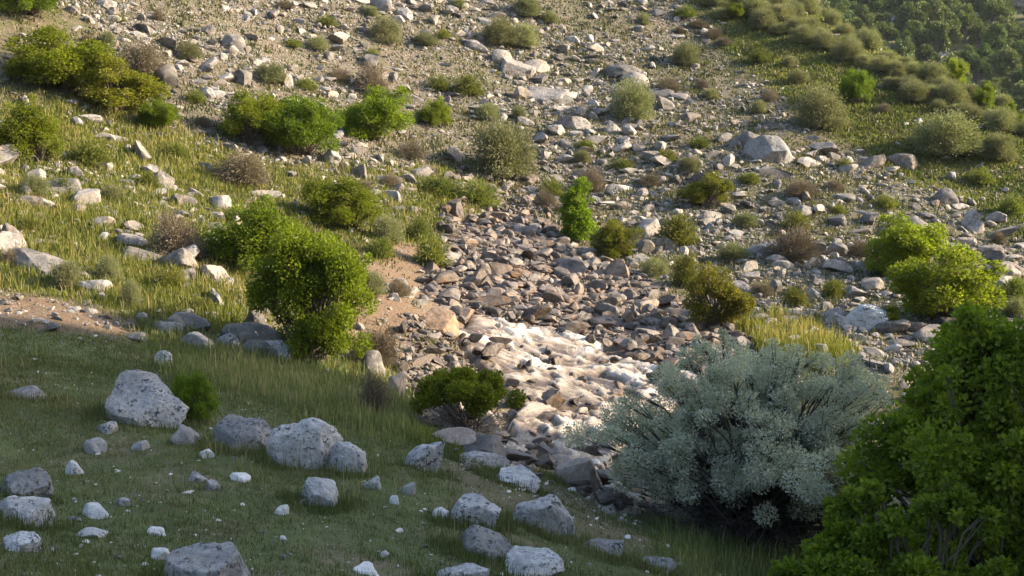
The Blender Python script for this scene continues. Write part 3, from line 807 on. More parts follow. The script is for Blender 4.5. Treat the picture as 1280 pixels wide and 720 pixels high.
SPOTS = [(b_[0], b_[1], b_[2] * 1.3) for b_ in BOULDERS if b_[2] > 30]
SHRUBS = [
    ("green", 0, 34, 30, 72, 60, "green_shrub", "dark green shrub cut by the top edge at the upper left corner", "shrub", None),
    ("bright", 0, 78, 124, 104, 86, "green_shrub", "bright green bushy shrub at upper left, left of the yellow-green one", "shrub", "the bright shrub at upper left"),
    ("yellow", 0, 150, 152, 86, 76, "green_shrub", "yellow-green shrub touching the right side of the bright upper-left shrub", "shrub", "the yellow-green upper-left shrub"),
    ("green", 1, 36, 212, 86, 84, "green_shrub", "olive-green dense shrub cut by the left edge below the upper-left shrubs", "shrub", "the dense shrub at the left edge"),
    ("bright", 1, 198, 168, 46, 44, "green_shrub", "small bright shrub on the lower right end of the upper-left shrub row", "shrub", None),
    ("green", 2, 312, 188, 80, 74, "green_shrub", "dark left half of the paired shrubs on the left slope, in its own shade", "shrub", "the dark paired shrub"),
    ("green", 0, 378, 206, 94, 88, "green_shrub", "brighter right half of the paired shrubs on the left slope", "shrub", "the bright paired shrub"),
    ("bright", 0, 470, 183, 74, 70, "broadleaf_shrub", "bright large-leaved shrub standing alone right of the paired shrubs", "shrub", "the large-leaved bright shrub"),
    ("green", 1, 545, 164, 42, 40, "green_shrub", "small round yellow-edged shrub right of the large-leaved bright shrub", "shrub", "the small round shrub"),
    ("olive", 0, 482, 58, 42, 40, "olive_shrub", "olive shrub near the top edge, left of the twin olive shrubs", "shrub", "the top olive shrub"),
    ("olive", 1, 624, 62, 48, 40, "olive_shrub", "darker left one of the twin olive shrubs below the top edge", "shrub", None),
    ("olive", 2, 654, 64, 46, 40, "olive_shrub", "paler right one of the twin olive shrubs below the top edge", "shrub", "the twin olive shrubs"),
    ("olive", 0, 658, 26, 40, 34, "olive_shrub", "olive shrub at the top edge directly above the twin olive shrubs", "shrub", None),
    ("olive", 1, 790, 154, 62, 54, "olive_shrub", "round olive-brown shrub below the high humped outcrop, mid slope", "shrub", "the round mid-slope olive shrub"),
    ("olive", 2, 630, 230, 84, 88, "olive_shrub", "tall pale olive shrub in the centre of the back slope above the gully", "shrub", "the tall pale olive shrub"),
    ("conic", 0, 720, 304, 56, 92, "conical_shrub", "narrow conical bright green shrub above the rock pile", "shrub", "the conical green shrub"),
    ("yellow", 1, 766, 326, 56, 52, "yellow_shrub", "yellow-brown bush just right of the conical green shrub", "shrub", "the yellow-brown bush"),
    ("yellow", 0, 884, 264, 58, 44, "yellow_shrub", "small ochre-flecked shrub on the stony slope below the largest hillside boulder", "shrub", "the ochre-flecked shrub"),
    ("green", 2, 430, 294, 94, 70, "green_shrub", "rounded green shrub behind the top of the tall green tree", "shrub", "the rounded shrub by the tree"),
    ("green", 1, 326, 352, 112, 96, "yellow_shrub", "dense yellowish-green shrub behind the left shoulder of the tall green tree", "shrub", None),
    ("dry", 0, 222, 328, 76, 60, "dry_shrub", "dry brown twiggy shrub alone on the grassy left slope", "shrub", "the dry brown shrub"),
    ("dry", 1, 304, 236, 82, 52, "dry_shrub", "dry brown shrub below the paired shrubs on the left slope", "shrub", "the upper dry shrub"),
    ("bright", 1, 1132, 354, 92, 82, "bright_shrub", "upper bright green shrub of the touching pair at right", "shrub", "the upper bright shrub at right"),
    ("bright", 0, 1180, 414, 126, 98, "bright_shrub", "lower and larger bright green shrub of the touching pair at right", "shrub", "the lower bright shrub at right"),
    ("yellow", 0, 894, 414, 78, 74, "yellow_shrub", "yellow-brown rounded shrub at the right end of the rock pile", "shrub", "the shrub at the rock pile's end"),
    ("olive", 0, 1025, 164, 66, 56, "olive_shrub", "large round olive shrub right of the largest hillside boulder", "shrub", "the large round olive shrub"),
    ("green", 0, 1070, 135, 44, 50, "dark_shrub", "darker green upright shrub behind the large round olive shrub", "shrub", None),
    ("olive", 1, 1180, 207, 92, 66, "olive_shrub", "widest olive shrub on the grassy ridge at right", "shrub", "the widest ridge shrub"),
    ("olive", 2, 1246, 207, 52, 46, "olive_shrub", "olive shrub right of the widest one on the grassy ridge", "shrub", None),
    ("dry", 0, 990, 330, 78, 44, "dry_shrub", "dry yellowish shrub amid the rocks of the right bank", "shrub", "the dry shrub on the right bank"),
    ("olive", 2, 338, 108, 40, 34, "olive_shrub", "small olive shrub above the paired shrubs on the left slope", "shrub", None),
    ("dry", 1, 178, 98, 62, 54, "dry_shrub", "dry grey shrub behind the yellow-green upper-left shrub", "shrub", None),
    ("olive", 0, 236, 78, 34, 28, "olive_shrub", "small tufted shrub left of a rounded boulder high on the left slope", "shrub", None),
    ("herb", 0, 112, 210, 54, 36, "grass_clump", "green tufted plant right of the dense shrub at the left edge", "plant", None),
    ("dry", 0, 466, 122, 50, 42, "dry_shrub", "brown bare shrub above the large-leaved bright shrub", "shrub", None),
    ("herb", 1, 584, 124, 40, 30, "grass_clump", "green plant clump left of the craggy outcrop", "plant", None),
    ("herb", 0, 550, 118, 34, 24, "grass_clump", "darker plant clump farthest left of the craggy outcrop", "plant", None),
    ("olive", 1, 856, 86, 40, 34, "olive_shrub", "olive shrub right of the high humped outcrop, on the grassy slope", "shrub", None),
    ("herb", 1, 846, 312, 54, 42, "leafy_plant", "leafy plant right of the white square block", "plant", None),
    ("herb", 0, 996, 290, 36, 26, "leafy_plant", "small leafy plant above the dry shrub on the right bank", "plant", None),
    ("herb", 1, 856, 360, 40, 40, "leafy_plant", "green plant clump left above the shrub at the rock pile's end", "plant", None),
    ("dry", 1, 470, 462, 64, 56, "dry_shrub", "dry straw-coloured shrub on the bank right of the tall green tree", "shrub", None),
    ("olive", 0, 484, 304, 40, 36, "sage_shrub", "grey-green sage tuft on the left bank above the red soil", "shrub", None),
    ("herb", 0, 540, 336, 46, 42, "grass_clump", "bright grass clump on the bank at the left edge of the rock pile", "plant", None),
    ("herb", 1, 524, 304, 36, 30, "grass_clump", "yellow-green grass clump above the red soil bank", "plant", None),
    ("herb", 0, 596, 262, 60, 36, "grass_clump", "green reed clump at the mouth of the gully below the tall olive shrub", "plant", None),
    ("herb", 1, 550, 250, 60, 28, "grass_clump", "wide green grass clump left of the gully mouth", "plant", None),
    ("dry", 1, 1000, 250, 46, 28, "dry_shrub", "low dry shrub among the rocks right of the ochre-flecked shrub", "shrub", None),
    ("green", 1, 1110, 416, 34, 28, "leafy_plant", "small leafy shrub in front of the broad flat grey boulder", "shrub", None),
    ("dry", 0, 470, 520, 56, 52, "dry_shrub", "grey-brown bare bush at the shade edge left of the bushy stream shrub", "shrub", None),
    ("green", 2, 246, 530, 52, 40, "shaded_shrub", "small dark shrub right of the big speckled boulder in the shade", "shrub", None),
]
for s_ in SHRUBS:
    plant(*s_[:9], ref=s_[9])
plant("tree", 0, 394, 460, 166, 186, "green_tree", "tall round green tree, the largest on the sunlit left slope", "tree", ref="the tall green tree")


# shrub over the stream with bare lower twigs, silver bush and the two near trees: meshes of their own
def own(name, label, cat, x, y, meshes, ref=None, rz=0.0):
    root = bpy.data.objects.new(name, None); COL.objects.link(root)
    root.location = (x, y, float(H(x, y)) - .05); root.rotation_euler = (0, 0, rz)
    tag(root, label, cat)
    for nm, me in meshes: link(nm, me, root)
    if ref: LAND.append(ref)
    return root


def ground_z(px, py_top, y):
    """height above ground at distance y for a top seen at py_top"""
    r = ray(px, py_top); t = y / r[1]; x = r[0] * t
    return x, r[2] * t - float(H(x, y))


def thicket(seed, W, Hh, n, mat, tw=.008, low=.0, curl=.25, name="twigs"):
    r = np.random.default_rng(seed); lines = []
    for q in range(n):
        a = r.uniform(0, 2 * PI); rad = r.uniform(.35, 1.0) * W / 2
        b = np.array([r.normal() * .08 * W, r.normal() * .08 * W, 0])
        e = np.array([math.cos(a) * rad, math.sin(a) * rad, r.uniform(low, 1.0) * Hh])
        m = (b + e) / 2 + np.array([0, 0, Hh * curl * r.uniform(.2, 1.3)]) + r.normal(size=3) * .05 * W
        t = np.linspace(0, 1, 8)[:, None]
        pts = (1 - t) ** 2 * b + 2 * t * (1 - t) * m + t * t * e; pts[1:] += r.normal(size=(7, 3)) * .012 * W
        lines.append((pts, tw * r.uniform(.6, 1.8) * np.linspace(1.5, .4, 8)))
        for _ in range(3):
            k = r.integers(3, 7); e2 = pts[k] + unit(r.normal(size=3)) * W * r.uniform(.06, .16)
            lines.append((curve(pts[k], e2, 4, wob=.08, r=r), tw * np.linspace(.6, .25, 4)))
    V, Fq = tubes(lines, 4)
    return mk_mesh(name, V, Fq, smooth=True, mats=[M[mat]])


P_ = at1(578, 548)
c_, b_ = leafy(201, 2.25, 1.2, 18000, .06, 40, .26, lift=.28, low=-.1, mats=("green", "bark"), rbase=.02)
own("stream_shrub", "bushy green shrub with pale bare lower twigs leaning over the foaming stream", "shrub", P_[0], P_[1] + .5,
    [("crown", c_), ("branches", b_), ("bare_twigs", thicket(202, 1.9, .55, 110, "paletwig", .006, low=-.1))], (578, 500, "the shrub over the stream"))

sx_, sh_ = ground_z(948, 448, 20.9)
cr_, br_ = leafy(301, 4.4, sh_ * 1.06, 140000, .05, 330, .115, lift=-.1, low=-.6, shoots=70, mats=("silver", "twig"), aspect=.42, stems=9, rbase=.035, lob=.3)
own("silver_bush", "large silvery grey-leaved bush with dark twigs beneath, beside the stream in shade", "bush", sx_, 20.9,
    [("crown", cr_), ("branches", br_), ("dark_twigs", thicket(303, 4.0, sh_ * .36, 300, "twig", .008, low=-.02, curl=.5))], (910, 560, "the silver bush"))

tx_, th_ = ground_z(1275, 366, 17.6)
c_, b_ = leafy(401, 4.25, th_, 80000, .08, 140, .155, lob=.32, shoots=110, lift=.3, low=-.55, mats=("near", "bark"), rbase=.06, aspect=.7)
own("near_tree", "dense dark green tree filling the lower right corner, tallest of the near plants", "tree", tx_, 17.6, [("crown", c_), ("branches", b_)], (1200, 520, "the near green tree"))
tx_, th_ = ground_z(1120, 622, 15.4)
c_, b_ = leafy(402, 2.9, th_, 34000, .07, 80, .17, lob=.32, shoots=70, lift=.0, low=-.5, mats=("near", "bark"), rbase=.035, aspect=.7)
own("near_shrub", "lighter green leafy shrub at the bottom edge in front of the silver bush", "shrub", tx_, 15.4, [("crown", c_), ("branches", b_)], (1110, 680, "the near leafy shrub"))

# olive shrubs crowding the ridge
r_ = np.random.default_rng(77)
RIDGE = [(835, -8), (1000, -8), (1290, 150), (1290, 182), (1215, 158), (1130, 128), (1085, 92), (980, 50), (900, 28)]
n_ = 0; pts_ = []
while n_ < 120 and len(pts_) < 92:
    n_ += 1
    for _ in range(60):
        q = (r_.uniform(830, 1290), r_.uniform(-6, 200))
        if in_poly(np.array([q[0]]), np.array([q[1]]), RIDGE)[0] and all(math.hypot((q[0] - a) / 1.25, q[1] - b) > 13.5 for a, b in pts_):
            pts_.append(q); break
for q in sorted(pts_, key=lambda p: p[1]):
    P = at1(*q)
    if np.isnan(P).any() or P[1] > 100: continue
    w_ = r_.uniform(20, 44)
    if r_.random() < .05 + .3 * (q[0] > 1170): plant("green", int(r_.integers(3)), q[0], q[1], w_ * .8, w_ * .85, "ridge_tree", "small fresh green tree among the olive-grey shrubs along the upper right ridge", "tree", group="green trees on the ridge")
    else: plant("olive", int(r_.integers(3)), q[0], q[1], w_, w_ * r_.uniform(.62, .85), "ridge_shrub",
          "olive-grey rounded shrub in the crowd of shrubs along the upper right ridge", "shrub", group="shrubs crowding the ridge")

# low tufts and cushion plants between the stones
TUFT = [("herb", "small_tuft", "low yellow-green tuft growing among the stones of the slopes", "plant", "low green tufts among the stones", 32),
        ("dry", "dry_tuft", "low grey-brown dry tuft growing among the stones of the slopes", "plant", "low dry tufts among the stones", 26),
        ("olive", "cushion_plant", "low olive cushion plant growing among the stones of the slopes", "plant", "olive cushion plants among the stones", 26)]
for kind, nm, lab, cat_, grp_, m_ in TUFT:
    q_ = 0
    while q_ < m_:
        px_, py_ = r_.uniform(10, 1270), r_.uniform(12, 400)
        if in_poly(np.array([px_]), np.array([py_]), RIDGE)[0] or any(poly_sd(np.array([px_]), np.array([py_]), ZONE[z_])[0] > -8 for z_ in ("pile", "shade", "water", "leftbare")): continue
        if py_ < (px_ - 900) * .5 + 8 or any(math.hypot(px_ - a, (py_ - b + 10) * 1.4) < 14 + w_ * .55 for a, b, w_ in SPOTS): continue
        w_ = r_.uniform(20, 40) * (.75 + py_ / 900)
        plant(kind, int(r_.integers(3)), px_, py_, w_, w_ * r_.uniform(.5, .75), nm, lab, cat_, group=grp_); q_ += 1

# trees on the far side of the valley
FAR = []
for q in range(4):
    c_, b_ = leafy(500 + q, 4.0, 4.6, 5200, .30, 22, .34, shoots=4, low=-.5, mats=("pine", "bark"), cone=.35 if q % 2 else .1, stems=1, rbase=.12)
    FAR.append((c_, b_))
cnt = 0; tries = 0; fp = []
while cnt < 250 and tries < 6000:
    tries += 1
    x = r_.uniform(22, 125); y = r_.uniform(125, 275)
    z = float(H(x, y)); px, py, d = pix(np.array([x, y, z])); 
    if not (940 < px < 1330 and -60 < py < 260): continue
    if px > 1165 and py < 22: continue
    dens = .5 + .9 * noise2(np.array([x * .05]), np.array([y * .05]))[0]
    if r_.random() > dens + .25 + .35 * (px > 1130): continue
    if any((x - a) ** 2 + (y - b) ** 2 < 7 for a, b in fp): continue
    fp.append((x, y)); cnt += 1
    root = bpy.data.objects.new("far_tree", None); COL.objects.link(root)
    s = r_.uniform(.55, 1.15); root.location = (x, y, z - .2); root.scale = (s, s, s * r_.uniform(.85, 1.25)); root.rotation_euler = (0, 0, r_.uniform(0, 6))
    c_, b_ = FAR[int(r_.integers(4))]
    link("crown", c_, root); link("trunk", b_, root)
    tag(root, "small dark green tree in the scattered wood across the far valley side", "tree", "trees across the far valley")

# grey cliff at the top right corner
def cliff():
    r = ray(1255, 6); 
    V, Fc = ICO[6]; V = V.copy()
    st = np.abs(fbm3(V * np.array([5, 5, 1.2]), 4))
    V = V * (1 + .22 * fbm3(V * 2.1, 4)[:, None] - .30 * st[:, None])
    return mk_mesh("cliff", V, Fc, smooth=True, mats=[M["hill"]])


P_ = at1(1255, 12)
if not np.isnan(P_).any():
    o = link("cliff", cliff(), loc=(P_[0] + 5, P_[1] + 4, P_[2] + 4), scale=(13, 8, 10.0))
    tag(o, "grey furrowed rock cliff at the top right corner above the far trees", "cliff")

# ------------------------------------------------------------------ loose rocks
def scatter(n, xr, yr, dens_fn, smin, smax, alpha, rg):
    x = rg.uniform(*xr, n); y = rg.uniform(*yr, n)
    z = H(x, y); px, py, d = pix(np.stack([x, y, z], -1))
    ok = (px > -220) & (px < 1560) & (py > -60) & (py < 780) & (d > 8)
    x, y, z, px, py, d = (a[ok] for a in (x, y, z, px, py, d))
    s = smin * rg.random(len(x)) ** (-1 / alpha); ok = (s < smax) & (rg.random(len(x)) < dens_fn(x, y, z))
    return x[ok], y[ok], z[ok], px[ok], py[ok], d[ok], s[ok]


def big_dens(x, y, z):
    g = lambda k: zone(k, x, y, z=z)
    c = fbm2(x * .16 + .12 * y, y * .42 + 50 - .1 * x, 4)
    clus = sst(-.2, .2, c)
    d = .05 + .12 * clus + .95 * g("right") * (.18 + .82 * clus) + .8 * g("rightlow") * (.4 + .6 * clus) + .8 * g("lefttop") * (.1 + .9 * clus) + .75 * g("leftband") * (.12 + .88 * clus) + .8 * g("midslope") * (.05 + .95 * clus)
    d = d * (1 - g("shade")) * (1 - .75 * g("tall")) * (1 - .85 * g("ridge")) * (1 - g("pile")) * (1 - g("bank") * .4)
    wd = water_depth(x, y, z)
    return np.clip(d, 0, 1) * (wd < -4)


def pile_dens(x, y, z):
    gap = sst(-.45, .1, fbm2(x * .8, y * .8 + 20, 3)) * .75 + .25
    d = gap * np.maximum.reduce([zone("pile", x, y, 8, 6, z), .7 * zone("gully", x, y, z=z), .75 * zone("gravel", x, y, z=z)])
    wd = water_depth(x, y, z)
    return np.clip(d, 0, 1) * np.where(wd > 4, .05, 1)


ROCKS = []
for (n, dens, smin, smax, al, mt) in ((240000, big_dens, .11, .75, 2.5, 0), (800000, big_dens, .045, .11, 1.3, 0)):
    x, y, z, px, py, d, s = scatter(n, (-24, 40), (13, 90), dens, smin, smax, al, rng)
    ROCKS.append((x, y, z, px, py, d, s, np.full(len(x), mt)))
for (n, smin, smax, al) in ((90000, .11, .55, 2.3), (160000, .05, .12, 1.5)):
    x, y, z, px, py, d, s = scatter(n, (-6, 12), (19, 56), pile_dens, smin, smax, al, rng)
    ROCKS.append((x, y, z, px, py, d, s, np.full(len(x), 1)))
# big slabs in the bed
x, y, z, px, py, d, s = scatter(900, (-6, 12), (30, 52), lambda x, y, z: .22 * zone("pile", x, y, 4, 2, z), .55, .95, 3.0, rng)
ROCKS.append((x, y, z - .05, px, py, d, s, np.full(len(x), 1)))
# broken ledges that run across the slopes
LEDGE = [[(470, 6), (560, 40), (640, 78), (720, 150)], [(720, 60), (800, 110), (900, 170), (960, 190)], [(1000, 190), (1100, 215), (1200, 255), (1280, 300)],
         [(860, 225), (1020, 270), (1150, 290), (1280, 350)], [(985, 395), (1100, 412), (1200, 425)], [(80, 130), (160, 190), (240, 262)], [(-10, 205), (120, 262), (220, 330), (300, 352)],
         [(170, 40), (300, 112), (420, 195), (510, 255)], [(540, 100), (620, 150), (700, 165), (790, 172)], [(-10, 295), (60, 332), (130, 365)], [(330, 10), (420, 50), (520, 130)],
         [(940, 300), (1040, 330), (1090, 372)], [(800, 190), (900, 205), (1010, 235)], [(210, 405), (250, 425), (330, 440)]]
for ln in LEDGE:
    ln = np.array(ln, float); seg = np.hypot(*np.diff(ln, axis=0).T); m = int(seg.sum() * .85)
    t = rng.random(m) * seg.sum(); k = np.minimum(np.searchsorted(np.cumsum(seg), t), len(seg) - 1); f = (t - np.concatenate([[0], np.cumsum(seg)])[k]) / seg[k]
    q = ln[k] + (ln[k + 1] - ln[k]) * f[:, None] + rng.normal(size=(m, 2)) * np.array([7, 5])
    keep_ = noise2(t * .03, np.full(m, ln[0, 0] * .1)) > -.35; q = q[keep_]
    P = at(q[:, 0], np.clip(q[:, 1], -20, 700)); P = P[~np.isnan(P[:, 0])]; P = P[P[:, 1] < 95]
    ss = np.minimum(.2 * rng.random(len(P)) ** (-1 / 2.3), .95)
    a_, b_, c_ = pix(P); ROCKS.append((P[:, 0], P[:, 1], P[:, 2], a_, b_, c_, ss, np.zeros(len(P), int)))
# rocks standing in the rapids
x, y, z, px, py, d, s = scatter(7000, (-5, 9), (20, 42), lambda x, y, z: np.where(water_depth(x, y, z) > 0, .11 + .22 * (pix(np.stack([x, y, z], -1))[1] > 500) , 0), .16, .5, 2.2, rng)
ROCKS.append((x, y, z + .09, px, py, d, s, np.full(len(x), 3)))
# small pale stones in the short grass of the near bank
x, y, z, px, py, d, s = scatter(26000, (-9, 6), (11, 28), lambda x, y, z: .16 * zone("shade", x, y, z=z) * (1 - .7 * zone("tall2", x, y, z=z)) + .12 * zone("path", x, y, z=z), .014, .11, 1.6, rng)
ROCKS.append((x, y, z, px, py, d, s, np.where(rng.random(len(x)) < .5, 2, 0)))
X, Y, Z, PX, PY, D, S, MT = (np.concatenate([r[k] for r in ROCKS]) for k in range(8))
# thin out overlapping large ones
order = np.argsort(-S); keep = np.ones(len(S), bool); cell = {}
for i in order:
    if S[i] < .15: break
    cx, cy = int(X[i] // .7), int(Y[i] // .7); hit = False
    for a in (-1, 0, 1):
        for b in (-1, 0, 1):
            for j in cell.get((cx + a, cy + b), ()):
                if math.hypot(X[i] - X[j], Y[i] - Y[j]) < (S[i] + S[j]) * (.33 if MT[i] in (1, 3) else .5): hit = True
    if hit: keep[i] = False
    else: cell.setdefault((cx, cy), []).append(i)
X, Y, Z, PX, PY, D, S, MT = (a[keep] for a in (X, Y, Z, PX, PY, D, S, MT))
print("loose rocks", len(S))
size_px = S * F / D
vis = (PX > 0) & (PX < 1280) & (PY > 0) & (PY < 720)
NIND = 235
rank = np.argsort(-np.where(vis, size_px, 0))[:700]
seen_y = at(PX[rank], PY[rank] - size_px[rank] * .3)[:, 1]
# only those really seen from here: the ray to the rock's top must not end on nearer ground
chosen = []
for i, sy_ in zip(rank, seen_y):
    if len(chosen) >= NIND: break
    if sy_ < Y[i] - 3: continue
    chosen.append(i)
chosen = np.array(chosen)
BIG = {m: [rock_mesh("rock", 900 + 10 * q + m, 4, M[["hill", "stream", "white", "wet"][m]], sharp=28, lo=.28, hi=.8, planes=10, rough=.16, fine=.06) for q in range(10)] for m in (0, 1, 3)}
BIG[2] = BIG[0]
L = np.array([(a, b) for a, b, _ in LAND], float); names = [c for _, _, c in LAND]
bins = {}
for i in chosen:
    dx = PX[i] - L[:, 0]; dy = PY[i] - L[:, 1]; k = int(np.argmin(np.hypot(dx, dy * 1.3)))
    if abs(dx[k]) > abs(dy[k]) * 1.1: w = "left of" if dx[k] < 0 else "right of"
    else: w = "above" if dy[k] < 0 else "below"
    bins.setdefault((k, w), []).append(i)
for (k, w), lst in bins.items():
    lst.sort(key=lambda i: -size_px[i])
    for j, i in enumerate(lst):
        kind = "dark wet rock" if MT[i] == 3 else "brown stream rock" if MT[i] == 1 else "grey rock"
        if j < 2 and (len(lst) == 1 or j == 0 or size_px[lst[0]] > size_px[lst[1]] * 1.03):
            lab = ("%s, %s %s %s" % (kind, auto_phrase(j), w, names[k])); grp = "loose rocks %s %s" % (w, names[k])
        else:
            lab = "one of the lesser loose rocks scattered %s %s" % (w, names[k]); grp = "loose rocks %s %s" % (w, names[k])
        s = S[i] * .5; rr = np.random.default_rng(int(i))
        sx, sy, sz = s * rr.uniform(.9, 1.8), s * rr.uniform(.65, 1.15), s * rr.uniform(.45, .95)
        o = link("rock", BIG[int(MT[i])][int(rr.integers(10))], loc=(X[i], Y[i], Z[i] + sz * (.2 if MT[i] == 0 else .4)),
                 rot=(rr.uniform(-.5, .5), rr.uniform(-.4, .4), rr.uniform(0, 6.28)), scale=(sx, sy, sz))
        tag(o, lab, "rock", grp)


def scree(sel):
    Vs, Fs, vs, ms, o = [], [], [], [], 0
    small = [rock_shape(3000 + q, 2, planes=9, lo=.28, hi=.8, rough=.16, fine=.0) for q in range(14)]
    tiny = []
    bm = bmesh.new(); bmesh.ops.create_icosphere(bm, subdivisions=1, radius=1); V1 = np.array([v.co[:] for v in bm.verts]); F1 = np.array([[v.index for v in f.verts] for f in bm.faces]); bm.free()
    for q in range(14):
        r = np.random.default_rng(q + 70); V = V1.copy()
        for _ in range(9):
            nn = unit(r.normal(size=3)); e = np.maximum(0, V @ nn - r.uniform(.28, .75)); V -= .9 * e[:, None] * nn
        tiny.append((V / np.abs(V).max(0).mean(), F1))
    r = np.random.default_rng(5)
    px_size = S * F / D
    for big, protos in ((True, small), (False, tiny)):
        idx = sel[(px_size[sel] > 7) == big]
        pk = r.integers(0, 14, len(idx))
        for q in range(14):
            ii = idx[pk == q]; m = len(ii)
            if m == 0: continue
            V, Fc = protos[q]; nv = len(V)
            s = S[ii] * .5; sc = np.stack([s * r.uniform(.8, 1.9, m), s * r.uniform(.6, 1.2, m), s * r.uniform(.4, .95, m)], -1)
            a = r.uniform(0, 2 * PI, m); tx = r.uniform(-.7, .7, m)
            A = V[None] * sc[:, None]
            ct, st = np.cos(tx)[:, None], np.sin(tx)[:, None]
            A = np.stack([A[..., 0], A[..., 1] * ct - A[..., 2] * st, A[..., 1] * st + A[..., 2] * ct], -1)
            ca, sa = np.cos(a)[:, None], np.sin(a)[:, None]
            A = np.stack([A[..., 0] * ca - A[..., 1] * sa, A[..., 0] * sa + A[..., 1] * ca, A[..., 2]], -1)
            A += np.stack([X[ii], Y[ii], Z[ii] + sc[:, 2] * np.where(MT[ii] == 1, .45, .2)], -1)[:, None]
            Vs.append(A.reshape(-1, 3)); Fs.append((Fc[None] + (np.arange(m) * nv)[:, None, None] + o).reshape(-1, 3)); o += m * nv
            vs.append(np.repeat(r.random(m), nv)); ms.append(np.repeat(MT[ii], len(Fc)))
    return mk_mesh("scree", np.vstack(Vs), np.vstack(Fs), v=np.concatenate(vs), smooth=False, mats=[M["sc_hill"], M["sc_stream"], M["white"], M["sc_wet"]], midx=np.concatenate(ms))


rest = np.setdiff1d(np.arange(len(S)), chosen)
tag(link("scree", scree(rest)), "loose stones and scree strewn over the slopes and heaped in the stream bed", kind="stuff")

# ------------------------------------------------------------------ grass
def blades(name, n, xr, yr, dens, h0, h1, w0, mat, rg, clump=.12, per=5, lean=.45, label=None):
    x = rg.uniform(*xr, n); y = rg.uniform(*yr, n); z = H(x, y)
    px, py, d = pix(np.stack([x, y, z], -1))
    ok = (px > -200) & (px < 1540) & (py > -50) & (py < 770) & (d > 8); x, y, z = x[ok], y[ok], z[ok]
    pr = dens(x, y, z); ok = (rg.random(len(x)) < pr) & (water_depth(x, y, z) < -3); x, y, z = x[ok], y[ok], z[ok]
    m = len(x); hs = rg.uniform(.6, 1.15, m) * (.65 + .5 * (noise2(x * .8, y * .8) + 1) / 2)
    tv = np.clip(.5 + .5 * fbm2(x * .5, y * .5 + 9, 3) + .25 * rg.normal(size=m), 0, 1)
    x = np.repeat(x, per) + rg.normal(size=m * per) * clump; y = np.repeat(y, per) + rg.normal(size=m * per) * clump
    hs = np.repeat(hs, per) * rg.uniform(.6, 1.2, m * per); tv = np.clip(np.repeat(tv, per) + .22 * rg.normal(size=m * per), 0, 1)
    z = H(x, y) - .015; hgt = (h0 + (h1 - h0) * rg.random(m * per) ** 1.6) * hs
    dd = np.hypot(x, y); wid = w0 * np.clip(dd / 22, .75, 3)
    a = rg.uniform(0, 2 * PI, m * per); la = rg.uniform(0, 2 * PI, m * per); le = lean * rg.random(m * per) * hgt
    b = np.stack([np.cos(a), np.sin(a), 0 * a], -1) * wid[:, None] * .5
    P = np.stack([x, y, z], -1); Lv = np.stack([np.cos(la) * le, np.sin(la) * le, hgt], -1)
    Md = P + Lv * np.array([.35, .35, .6]); T = P + Lv
    V = np.stack([P - b, P + b, Md + b * .75, T, Md - b * .75], 1).reshape(-1, 3)
    k = np.arange(m * per)[:, None] * 5
    Fq = k + np.array([[0, 1, 2, 4]]); Ft = k + np.array([[4, 2, 3]])
    me = mk_mesh(name, V, [Fq, Ft], v=np.repeat(tv, 5), mats=[M[mat]])
    print(name, m * per)
    return tag(link(name, me), label, kind="stuff")


g_ = np.random.default_rng(21)
zz = zone
blades("short_grass", 120000, (-9, 9), (10.5, 29), lambda x, y, z: np.clip(zz("shade", x, y, z=z) * (.85 + 1.0 * fbm2(x * .9, y * .9, 4)) * (1 - .6 * zz("path", x, y, z=z)) * (1 - .5 * zz("leftbare", x, y, z=z)), 0, 1),
       .03, .10, .011, "grass", g_, clump=.05, per=7, label="short grass of the shaded near bank")
blades("tall_grass", 40000, (-12, 10), (15, 34), lambda x, y, z: np.clip(zz("tall2", x, y, z=z) * .9 + zz("shade", x, y, z=z) * .06 * (fbm2(x * .6, y * .6 + 4, 2) > .25) + .5 * zz("shade", x, y, z=z) * (pix(np.stack([x, y, z], -1))[0] > 820), 0, 1),
       .16, .38, .014, "grass", g_, clump=.09, per=7, lean=.4, label="tall dark grass between the near boulders")
blades("meadow_grass", 95000, (-18, 8), (24, 60), lambda x, y, z: np.clip(.75 * zz("tall", x, y, z=z) + .7 * zz("tall5", x, y, z=z) + .9 * zz("tall4", x, y, z=z) + .95 * zz("tall3", x, y, z=z) + .8 * zz("leftband", x, y, z=z) + .35 * zz("leftmid", x, y, z=z), 0, 1) * (1 - zz("leftbare", x, y, z=z)) * (1 - zz("shade", x, y, z=z)),
       .10, .34, .016, "meadow", g_, clump=.10, per=7, lean=.5, label="yellow-green tall grass of the sunlit left slope")
blades("ridge_grass", 90000, (4, 40), (45, 92), lambda x, y, z: .9 * zz("ridge", x, y, z=z), .05, .2, .024, "meadow", g_, clump=.14, per=6, lean=.6, label="pale yellow-green grass on the upper right ridge")
blades("reed_grass", 9000, (3, 12), (28, 40), lambda x, y, z: .95 * zz("tall3", x, y, z=z), .25, .6, .018, "meadow", g_, clump=.10, per=7, lean=.4, label="bright reeds on the bank behind the silver bush")
blades("bank_grass", 26000, (-4, 3), (20, 30), lambda x, y, z: .9 * zone("lip", x, y, 6, 4, z), .08, .24, .013, "meadow", g_, clump=.06, per=6, lean=.6, label="bright grass fringe along the lip of the near bank")
blades("slope_herbs", 200000, (-24, 40), (26, 92), lambda x, y, z: np.clip((.30 + .4 * sst(-.1, .4, fbm2(x * .45, y * .45, 3)) + .3 * zz("ridge", x, y, z=z)) * (1 - zz("pile", x, y, z=z)) * (1 - zz("bank", x, y, z=z) * .8) * (1 - zz("shade", x, y, z=z)) * (1 - .9 * zz("leftbare", x, y, z=z)), 0, 1) * .75,
       .06, .26, .024, "herb", g_, clump=.13, per=5, lean=.7, label="low herbs and grass tufts between the stones of the slopes")

